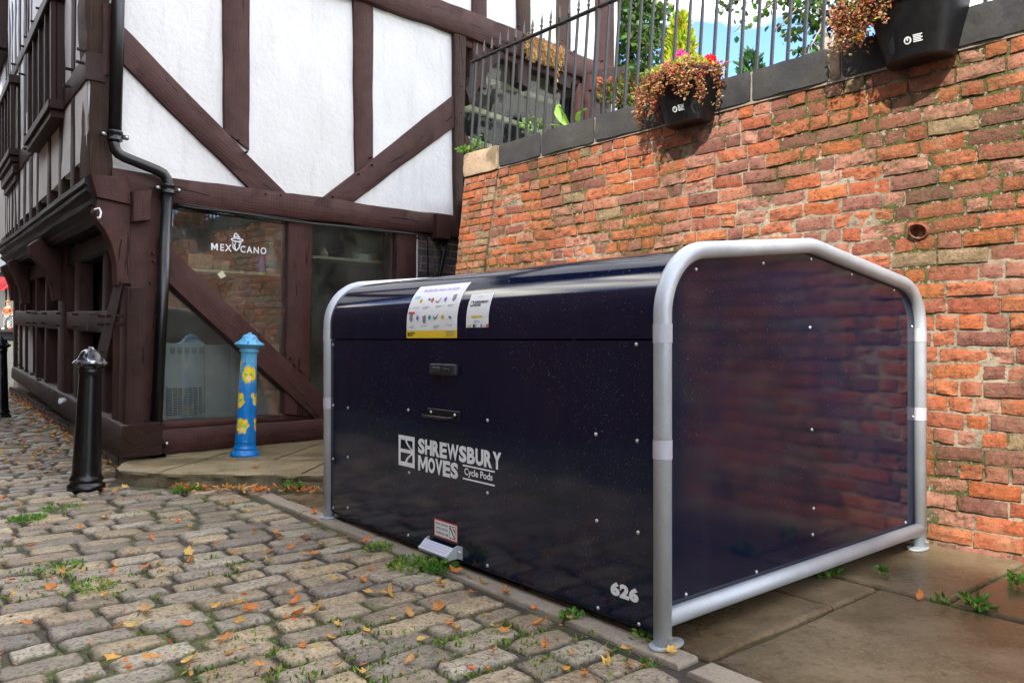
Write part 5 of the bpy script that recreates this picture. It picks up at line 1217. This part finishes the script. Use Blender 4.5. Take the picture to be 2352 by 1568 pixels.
def bottle(name, label, px, py0, py1, r_, cols, d=-.42, spray=False):
    c = inF(px, py0, d); z1 = F.uz(px, py1, d)[1]; h_ = z1 - c.z; root = thing(name, c, label, 'bottle')
    mb = MB(); mb.lathe(c, [(r_ * .9, 0), (r_, .01), (r_, h_ * .45), (r_ * .8, h_ * .6), (r_ * .35, h_ * .74), (r_ * .33, h_ * .82)], 18, col=cols[0]); mb.build('body', M_MISC, root, True)
    mb = MB(); mb.lathe(c + Vector((0, 0, h_ * .8)), [(r_ * .4, 0), (r_ * .42, h_ * .05), (r_ * .4, h_ * .12), (r_ * .25, h_ * .2)], 14, col=cols[1])
    if spray: mb.box(c + Vector((0, 0, h_ * .9)) - F.du * r_ * .9 - F.dn * .012, F.du * r_ * 1.6, F.dn * .024, (0, 0, h_ * .08), cols[1])
    mb.build('cap', M_MISC, root, True)
    mb = MB(); mb.lathe(c + Vector((0, 0, h_ * .12)), [(r_ * 1.01, 0), (r_ * 1.01, h_ * .22)], 18, col=cols[2]); mb.build('body_label', M_MISC, root, True); settle(root)
bottle('spray_bottle', 'white spray bottle on the left window shelf', 623, 628, 546, .055, [(.72, .76, .72), (.78, .80, .76), (.50, .68, .58)], spray=True)
bottle('purple_bottle', 'purple bottle beside the white spray bottle', 599, 626, 573, .036, [(.28, .22, .60), (.62, .62, .60), (.35, .30, .70)])
bottle('small_jar', 'small jar with orange label on the right window shelf', 745, 590, 570, .04, [(.55, .45, .35), (.60, .55, .50), (.65, .35, .12)])
u0, z0 = F.uz(770, 574, -.4); mb = MB()
vs = []
for i in range(9):
    for j in range(4): vs.append(F.pt(u0 + .05 + i * .055, z0 + .035 - .045 * (abs(i - 4) / 4) ** 1.5 + .006 * math.sin(i * 3 + j), -.42 - j * .06))
mb.add(vs, [(i * 4 + j, i * 4 + j + 1, (i + 1) * 4 + j + 1, (i + 1) * 4 + j) for i in range(8) for j in range(3)], (.42, .36, .50)); o = mb.build('plastic_bag', M_MISC); o.modifiers.new('s', 'SOLIDIFY').thickness = .004; tag(o, 'folded violet plastic bag lying on the box in the right window', 'bag')
# steel cabinet with vents and a louvred grille
cab = thing('steel_cabinet', inF(500, 950, -.2), 'grey steel kitchen cabinet with vents behind the left window', 'cabinet')
u0, u1, u2 = .30, F.uz(470, 800, -.22)[0], F.uz(655, 800, -.22)[0]; zt_ = F.uz(430, 788, -.22)[1]
mb = MB(); mb.pbox(F, u0, u1 - .003, .13, zt_, -.9, -.22); mb.pbox(F, u1 + .003, u2 + .1, .13, zt_ - .02, -.9, -.225); bev(mb.build('body', M_STEEL, cab), .004)
mb = MB()
for k in range(5):
    for j in range(5):
        a_, z_ = F.uz(391 + k * 16.5, 799 + j * 3.0, -.218); b_ = F.uz(391 + k * 16.5 + 11, 799, -.218)[0]; mb.pbox(F, a_, b_, z_ - .004, z_, -.2195, -.2175)
mb.build('vent_slots', M_DARK, cab)
ga, gz1 = F.uz(384, 886, -.20); gb = F.uz(466, 886, -.20)[0]; gz0 = F.uz(430, 958, -.20)[1]; ga = max(ga, .31)
mb = MB(); mb.pbox(F, ga, gb, gz0, gz0 + .012, -.215, -.19); mb.pbox(F, ga, gb, gz1 - .02, gz1, -.215, -.19); mb.pbox(F, gb - .012, gb, gz0 + .012, gz1 - .02, -.215, -.19)
nl = 17
for k in range(nl): z_ = gz0 + .02 + (gz1 - gz0 - .045) * k / (nl - 1); mb.pbox(F, ga, gb - .012, z_, z_ + .0065, -.21, -.195)
for k in range(1, 7): u_ = ga + (gb - ga) * k / 7; mb.pbox(F, u_, u_ + .005, gz0 + .012, gz1 - .02, -.213, -.197)
mb.build('grille', M_GALV, cab)
mb = MB(); mb.pbox(F, ga, gb - .012, gz0 + .012, gz1 - .02, -.2185, -.2165); mb.build('grille_back', M_DARK, cab); settle(cab)
# lettering on the window glass
gl_ = lambda u, z: F.pt(u, z, -.0235)
x0, zA = F.uz(485, 559, -.0235); x1, zB = F.uz(611, 568, -.0235); zc0 = F.uz(485, 575, -.0235)[1]; zc = (zA + zB) / 2; ch_ = zA - zc0
sign = thing('window_lettering', gl_(x0, zc - ch_), 'white lettering and hatted emblem on the left shop window', 'sign')
def fitw(s, px0, px1, nm='lettering'):
    a = F.uz(px0, 560, -.0235)[0]; b = F.uz(px1, 560, -.0235)[0]; lettering(gl_, s, a, b, zc - ch_, zc, nm, M_WHITE, sign, bold=.012, spacing=1.25)
fitw('M', 485, 500.5); fitw('EX', 506, 532); fitw('CANO', 552, 612)
eu, ez = F.uz(545, 560, -.0235); mb = MB()
def stroke(pts, w_=.0045):
    P_ = [Vector(p) for p in pts]; vs = []
    for i, p in enumerate(P_):
        t = (P_[min(i + 1, len(P_) - 1)] - P_[max(i - 1, 0)]).normalized(); n_ = Vector((-t.y, t.x)) * w_; vs += [gl_(eu + (p + n_).x, ez + (p + n_).y), gl_(eu + (p - n_).x, ez + (p - n_).y)]
    mb.add(vs, [(2 * i, 2 * i + 1, 2 * i + 3, 2 * i + 2) for i in range(len(P_) - 1)])
stroke([(.055 * math.cos(t), .035 + .014 * math.sin(t)) for t in rng(0, 6.284, .3)], .005)
stroke([(-.028, .040), (-.026, .085), (-.012, .094), (.012, .070), (.026, .036)], .0055)
stroke([(-.026, .052), (0, .046), (.022, .046)], .005); stroke([(-.024, .066), (0, .060), (.014, .060)], .004)
stroke([(-.045, .012), (-.040, -.012), (-.018, -.008), (-.020, .015)], .004); stroke([(-.01, .02), (.02, .015), (.030, -.005), (.012, -.008)], .004)
stroke([(-.045, -.020), (-.035, -.045), (-.010, -.062), (.012, -.040), (.026, -.010)], .005); stroke([(-.028, -.012), (-.014, -.058)], .005); stroke([(.030, .020), (.034, -.004)], .004)
mb.build('emblem', M_WHITE, sign); settle(sign)
mb = MB(); a = [F.pt(*F.uz(x, y, -.0235), -.0235) for x, y in ((499, 629), (507, 640), (519, 634), (511, 622))]; mb.prism(a, F.dn * .001); o = mb.build('paper_note', M_SHELF); tag(o, 'small square cream note stuck askew on the left window', 'note')

# ================================================================ scraps on the street sill
def on_s(px, py, d): return S.pt(*S.uz(px, py, d), d)
mb = MB(); c = on_s(150, 922, .09)
for k in range(3):
    p = c + S.du * (-.02 + .035 * k); mb.tube([p + Vector((0, 0, .02)), p + S.dn * .04 + Vector((0, 0, .012)), p + S.dn * .06 + S.du * .05 + Vector((0, 0, -.01))], [.018, .026, .010], 8, col=(.62, .66, .72) if k else (.75, .74, .50))
o = mb.build('crushed_can', M_MISC, None, True); tag(o, 'crushed pale litter lying on the street side sill', 'litter')
mb = MB(); c = on_s(208, 485 / .9, .0)
# hook of white cable under the jetty corner
pts = [F.pt(*F.uz(x, y, .12), .12) for x, y in ((216, 481), (228, 478), (232, 488), (230, 499), (224, 501))]; mb = MB(); mb.tube(pts, [.006, .007, .008, .008, .012], 7); o = mb.build('cable_end', M_WHITE, None, True); tag(o, 'short white cable end hooked under the jetty corner', 'cable')

# ================================================================ far end of the street
shop = thing('far_shop', Vector((-27, 40, .9)), 'distant dark shop with a red awning at the end of the street', 'shop')
def q3(px, py, Y): return P3(px, py, Y)
def fb(x0, x1, y0, y1, Y, dep, name, mat, parent=shop):
    a, b = q3(x0, y1, Y), q3(x1, y0, Y); mb = MB(); mb.box(a, (b.x - a.x, 0, 0), (0, dep, 0), (0, 0, b.z - a.z)); return mb.build(name, mat, parent)
fb(-160, 90, 420, 780, 42, 6, 'wall', plain('far_wall', (.05, .05, .055), .8)); fb(-160, 90, 560, 625, 41.6, .38, 'sign_board', plain('far_fascia', (.16, .17, .19), .6))
fb(-160, 40, 752, 762, 41.2, .7, 'window_sill', M_DARK); fb(-40, 12, 640, 752, 41.8, .15, 'window_pane', plain('far_glass', (.10, .09, .08), .2)); fb(16, 40, 640, 752, 41.8, .15, 'window_pane', M_ROOMW)
mb = MB(); n_ = 12
for i in range(n_):
    a, b = q3(-60 + i * 8.2, 655, 40.6), q3(-60 + (i + 1) * 8.2, 655, 40.6); mb.add([a + Vector((0, .9, .5)), b + Vector((0, .9, .5)), b + Vector((0, 0, -.15 - .12 * math.sin(i * 2.))), (a + b) / 2 + Vector((0, 0, -.28)), a + Vector((0, 0, -.15 - .12 * math.sin(i * 2. - 2)))], [(0, 1, 2, 3, 4)])
mb.build('awning', plain('red_cloth', (.33, .008, .01), .7, 0, .35, 3), shop); settle(shop)
# the figure in front of it
fig = thing('person', q3(18, 757, 40.3), 'figure in orange top and black and white checked trousers under the red awning', 'person')
def skin(name, pts, edges, rad, mat, parent, lv=2):
    me = bpy.data.meshes.new(name); me.from_pydata([tuple(p) for p in pts], edges, []); o = bpy.data.objects.new(name, me); sc.collection.objects.link(o); o.parent = parent; me.materials.append(mat)
    o.modifiers.new('skin', 'SKIN'); me.skin_vertices  # noqa
    for i, r_ in enumerate(rad): me.skin_vertices[0].data[i].radius = (r_, r_)
    me.skin_vertices[0].data[0].use_root = True
    s_ = o.modifiers.new('sub', 'SUBSURF'); s_.levels = lv; s_.render_levels = lv; return o
fo = q3(18, 757, 40.3); fv = lambda x, z, y=0: fo + Vector((x, y, z))
def skin_ok(name, pts, edges, rad, mat, parent):
    bm_me = bpy.data.meshes.new(name); bm_me.from_pydata([tuple(p) for p in pts], edges, [])
    import bmesh
    bm = bmesh.new(); bm.from_mesh(bm_me); ly = bm.verts.layers.skin.verify(); bm.verts.ensure_lookup_table()
    for v, r_ in zip(bm.verts, rad): v[ly].radius = (r_, r_)
    bm.verts[0][ly].use_root = True; bm.to_mesh(bm_me); bm.free(); bm_me.materials.append(mat)
    o = bpy.data.objects.new(name, bm_me); sc.collection.objects.link(o); o.parent = parent; o.modifiers.new('skin', 'SKIN'); s_ = o.modifiers.new('sub', 'SUBSURF'); s_.levels = 2; s_.render_levels = 2
    return o
skinm = plain('figure_skin', (.45, .24, .15), .6)
body = skin_ok('body', [fv(0, .72), fv(0, .95), fv(0, 1.12), fv(0, 1.24), fv(0, 1.34), fv(0, 1.42), fv(.16, 1.10), fv(.24, .92), fv(.14, .84), fv(-.16, 1.10), fv(-.24, .90), fv(-.2, .76), fv(.09, .66), fv(.16, .40), fv(.14, .08), fv(.15, .03, -.12), fv(-.09, .66), fv(-.14, .38), fv(-.20, .08), fv(-.21, .03, -.12)],
    [(0, 1), (1, 2), (2, 3), (3, 4), (4, 5), (2, 6), (6, 7), (7, 8), (2, 9), (9, 10), (10, 11), (0, 12), (12, 13), (13, 14), (14, 15), (0, 16), (16, 17), (17, 18), (18, 19)], [.12, .13, .13, .05, .085, .07, .055, .045, .035, .055, .045, .035, .09, .065, .045, .04, .09, .065, .045, .04], skinm, fig)
skin_ok('top', [fv(0, .74), fv(0, .96), fv(0, 1.13), fv(.16, 1.10), fv(.24, .93), fv(-.16, 1.10), fv(-.24, .92)], [(0, 1), (1, 2), (2, 3), (3, 4), (2, 5), (5, 6)], [.14, .15, .14, .068, .055, .068, .055], plain('orange_cloth', (.36, .09, .02), .8), fig)
def m_check():
    t = NT('check_cloth'); c = t.n.new('ShaderNodeTexChecker'); c.inputs['Scale'].default_value = 14; t.l(t.vec(), c.inputs[0]); c.inputs[1].default_value = (.35, .35, .35, 1); c.inputs[2].default_value = (.02, .02, .02, 1); return t.fin(c.outputs[0], .8)
skin_ok('trousers', [fv(0, .72), fv(.09, .64), fv(.16, .40), fv(.15, .16), fv(-.09, .64), fv(-.14, .38), fv(-.19, .14)], [(0, 1), (1, 2), (2, 3), (0, 4), (4, 5), (5, 6)], [.14, .105, .085, .075, .105, .085, .075], m_check(), fig)
skin_ok('shoe', [fv(.14, .06), fv(.15, .04, -.16)], [(0, 1)], [.06, .055], plain('red_shoe', (.6, .02, .02), .5), fig); skin_ok('shoe', [fv(-.20, .06), fv(-.21, .04, -.16)], [(0, 1)], [.06, .055], M_WHITE, fig)
mb = MB(); mb.lathe(fv(0, 1.42), [(.10, 0), (.12, .02), (.09, .07), (.03, .10)], 12); mb.build('hair', plain('orange_hair', (.45, .14, .04), .8), fig, True)
settle(fig)

# ================================================================ unseen buildings added to shade the yard and darken reflections
def terrace(name, label, o, du, length, hgt, dep, nwin, rows, mat):
    P_ = Plane(o[0], o[1], du[0], du[1]); root = thing(name, P_.pt(0, 0), label, 'building'); mb = MB(); mb.pbox(P_, 0, length, -.2, hgt, -dep, 0); mb.build('wall', mat, root)
    mb = MB(); mb.pbox(P_, -.1, length + .1, hgt + .001, hgt + .25, -dep - .1, .2); mb.build('cornice', M_KERB, root)
    for r_ in range(rows):
        for k in range(nwin):
            u = length * (k + .5) / nwin - .5; z = 1.1 + r_ * (hgt - 1) / rows; m = MB(); m.pbox(P_, u - .08, u + 1.08, z - .08, z + 1.58, 0, .04); w_ = m.build('window', M_WHITE, root)
            m = MB(); m.pbox(P_, u, u + 1., z, z + 1.5, .04, .045); m.build('pane', plain('far_pane', (.03, .035, .04), .1), w_)
    settle(root)
fbm_ = plain('lane_brick', (.13, .06, .04), .85, 0, .3, 2)
dW = (-.6552, .7556)
terrace('added_shade_terrace', 'long unseen brick terrace added behind the camera to shade the yard, lower roof', (-4.75 + .6552 * 20, -5.2 - .7556 * 20), dW, 20, 10.5, 7, 7, 4, fbm_)
terrace('added_shade_townhouse', 'tall pale unseen townhouse added behind the camera to shade the gable, higher roof', (-4.78, -5.17), dW, 6.2, 18.0, 7, 3, 6, plain('lane_render', (.13, .10, .08), .85, 0, .2, 1))

terrace('added_dark_terrace', 'unseen brick terrace added along the street to darken the hangar reflections', (-9.2 - .617 * 24, -.2 + .787 * 24), (.617, -.787), 24, 5.3, 6, 8, 2, fbm_)  # unseen row, put in to darken what the hangar front mirrors
# ================================================================ weeds, grass and leaves on the cobbles
def gp_(px, py): 
    Y = H * FP / (py - HY); x = (px - CX) / FP * Y; z = ground_z(x, Y); Y = (H - z) * FP / (py - HY); return Vector(((px - CX) / FP * Y, Y, z))
YGW = [(.18, .34, .04), (.26, .40, .06), (.12, .26, .03), (.40, .45, .08)]
c0 = gp_(950, 1305)
clump('weed', 'largest leafy weed patch at the kerb in front of the hangar', c0, 260, .11, .026, YGW + GW, 61, .06)
clump('weed', 'grassy weed tuft beside the leafy patch in front of the hangar', gp_(1010, 1312), 130, .06, .04, GW, 62, .05, asp=.25)
clump('weed', 'yellowing weed patch left of the largest leafy patch', gp_(870, 1262), 90, .07, .025, YGW, 63, .03)
clump('weed', 'small green weed on the kerb strip near the number end', gp_(1315, 1420), 60, .045, .025, GW, 64, .03)
clump('weed', 'tiny green weed at the foot of the front corner post', gp_(1475, 1470), 26, .03, .03, GW, 65, .05)
clump('weed', 'leafy weed rooted under the lower cross bar', gp_(1905, 1322), 34, .05, .04, GW, 66, .05)
clump('weed', 'small upright weed in the paving joint right of the cross bar', gp_(2025, 1326), 14, .02, .035, GW, 67, .08)
clump('weed', 'bright green weed in the joint by the right photo edge', gp_(2245, 1392), 22, .035, .045, GW, 68, .05)
clump('weed', 'smaller weed left of the bright one in the paving joint', gp_(2165, 1388), 16, .03, .028, GW, 69, .03)
clump('weed', 'weed leaning into the photo at the right edge', gp_(2335, 1345), 20, .02, .045, GW, 70, .05)
clump('weed', 'small weed under the pavement edge among orange leaves', gp_(430, 1130), 60, .07, .05, GW, 71, .05)
clump('weed', 'weed by the kerb strip left of the hangar', gp_(670, 1130), 34, .05, .05, GW, 72, .08)
clump('weed', 'flat weed patch on the cobbles at far left', gp_(60, 1195), 130, .09, .028, GW, 73, .02)
clump('weed', 'flat weed patch on the cobbles right of the black bollard foot', gp_(140, 1168), 60, .10, .028, GW, 74, .02)
clump('weed', 'spreading clover like weed on the left cobbles', gp_(140, 1305), 80, .10, .026, GW, 75, .02)
clump('weed', 'weed line in the joint at lower left', gp_(215, 1348), 100, .09, .022, YGW, 76, .02)
# fine grass and moss in the joints: nobody could count it
rr = random.Random(88); mb = MB()
for i in range(200):
    for _ in range(30):
        px_, py_ = rr.uniform(-40, 1500), rr.uniform(1120, 1600); p = gp_(px_, py_); a_ = (p - Vector((FRx, FRy, 0))).dot(LA); b_ = (p - Vector((FRx, FRy, 0))).dot(WB)
        if b_ < -.1 and noise.noise(Vector((p.x * 1.3 * 1.0, p.y * 1.3, 4))) > .16: break
    else: continue
    for k in range(rr.randint(5, 16)):
        q = p + Vector((rr.gauss(0, .03), rr.gauss(0, .006), -.012)) if rr.random() < .5 else p + (WB * rr.gauss(0, .045) + LA * rr.gauss(0, .006)) + Vector((0, 0, -.012))
        leaf(mb, q, rr.uniform(.012, .03), rr.choice(YGW + [(.10, .14, .02)]), up=(0, 0, .8), rr=rr, asp=.3)
o = mb.build('joint_grass', M_LEAF); tag(o, 'short green grass and moss growing in the cobble joints', 'grass', kind='stuff')
# fallen leaves
LC = [(.70, .30, .06), (.62, .24, .06), (.74, .40, .09), (.48, .17, .05), (.78, .50, .12), (.58, .30, .10), (.66, .22, .05)]
def leaf_mesh(seed, lobed):
    rr_ = random.Random(seed); n = 15; out = []; 
    for k in range(n):
        t = 2 * math.pi * k / n; r_ = (.55 + (.42 if k % 3 == 0 else .05) * lobed + .35 * (1 - lobed) * abs(math.cos(t))) * rr_.uniform(.85, 1.12); out.append((r_ * math.cos(t), r_ * math.sin(t) * .8))
    cu, cv = rr_.uniform(.1, .6), rr_.uniform(-.5, .5); col = rr_.choice(LC); vs, cs = [], []
    for s_ in (0, .5, 1):
        for x, y in (out if s_ else [(0, 0)]): X, Y_ = x * s_, y * s_; vs.append((X * .5, Y_ * .5, .5 * (cu * X * X + cv * Y_ * X + .25 * abs(Y_)) + .05)); m_ = rr_.uniform(.75, 1.15); cs.append((*[c * m_ for c in col], 1))
    fs = [(0, 1 + k, 1 + (k + 1) % n) for k in range(n)] + [(1 + k, 1 + n + k, 1 + n + (k + 1) % n, 1 + (k + 1) % n) for k in range(n)]
    me = bpy.data.meshes.new('fallen_leaf'); me.from_pydata(vs, [], fs); ca = me.color_attributes.new('Col', 'FLOAT_COLOR', 'POINT'); ca.data.foreach_set('color', [c for q in cs for c in q]); me.materials.append(M_DRY); return me
LM = [leaf_mesh(i, .2 + .8 * (i % 3 > 0)) for i in range(18)]
cnt = 0; rr = random.Random(77)
def drop(p, size, rr=rr):
    global cnt
    o = bpy.data.objects.new('fallen_leaf', rr.choice(LM)); sc.collection.objects.link(o); o.location = p; s_ = size; o.scale = (s_, s_ * rr.uniform(.55, 1), s_ * rr.uniform(.5, 1.5)); o.rotation_euler = (rr.gauss(0, .28), rr.gauss(0, .28), rr.uniform(0, 6.28))
    tag(o, 'small dry orange autumn leaf lying on the ground', 'leaf', 'fallen autumn leaves scattered on the ground'); cnt += 1
for x, y, s_ in ((850, 1368, .05), (703, 1305, .05), (728, 1410, .05), (1240, 1440, .045), (975, 1475, .045), (1400, 1538, .06), (540, 1276, .045), (345, 1240, .05), (500, 1258, .03), (1160, 1368, .05), (335, 1405, .045), (500, 1400, .04), (425, 1440, .035), (840, 1250, .05), (720, 1180, .05), (700, 1245, .045), (770, 1338, .04), (800, 1290, .05), (555, 1312, .04), (350, 1520, .05), (270, 1448, .04), (300, 1275, .045), (2110, 1378, .04), (1010, 1350, .06), (890, 1370, .05), (1050, 1320, .06), (1540, 1505, .04), (590, 1076, .05), (540, 1395, .05), (60, 1440, .035)):
    p = gp_(x, y) + Vector((0, 0, .012)); 
    if (x, y) == (590, 1076): p.z = .10; p = Vector(((x - CX) / FP * (H - .1) * FP / (y - HY), (H - .1) * FP / (y - HY), .098))
    drop(p, s_ * 1.7)
for i in range(80):   # drift along the pavement edge
    px_ = rr.uniform(395, 735); drop(gp_(px_, 1124 + abs(rr.gauss(0, 5)) + (px_ - 395) * .012) + Vector((0, 0, .012 + rr.random() * .02)), rr.uniform(.05, .10))
for i in range(95):
    while True:
        px_, py_ = rr.uniform(-20, 1500), rr.uniform(1125, 1560); p = gp_(px_, py_); b_ = (p - Vector((FRx, FRy, 0))).dot(WB)
        if b_ < -.05 and rr.random() < (.95 if px_ > 500 else .5) * (1.2 - (py_ - 1100) / 700): break
    drop(p + Vector((0, 0, .010)), rr.uniform(.04, .085))
for i in range(60):
    px_ = rr.uniform(20, 290); py_ = 905 + (px_ - 20) * .62 + abs(rr.gauss(0, 14)) * (1 + px_ / 300); drop(gp_(px_, py_) + Vector((0, 0, .01)), rr.uniform(.05, .09))
mb = MB(); rr = random.Random(5)
for i in range(700):
    if rr.random() < .5: px_ = rr.uniform(10, 270); py_ = 895 + (px_ - 20) * .62 + abs(rr.gauss(0, 16))
    elif rr.random() < .6: px_ = rr.uniform(0, 250); py_ = rr.uniform(930, 1090)
    else: px_ = rr.uniform(0, 1400); py_ = rr.uniform(1120, 1560)
    p = gp_(px_, py_); b_ = (p - Vector((FRx, FRy, 0))).dot(WB)
    if b_ > -.08: continue
    leaf(mb, p + Vector((0, 0, .006)), rr.uniform(.015, .045) * (1.2 if py_ < 1100 else .7), rr.choice(LC + [(.25, .12, .05)]), up=(rr.gauss(0, 1), rr.gauss(0, 1), .1), rr=rr)
o = mb.build('leaf_litter', M_DRY); tag(o, 'brown and orange leaf litter strewn over the cobbled street', 'leaf litter', kind='stuff')
print('leaves', cnt, 'objects', len(bpy.data.objects))
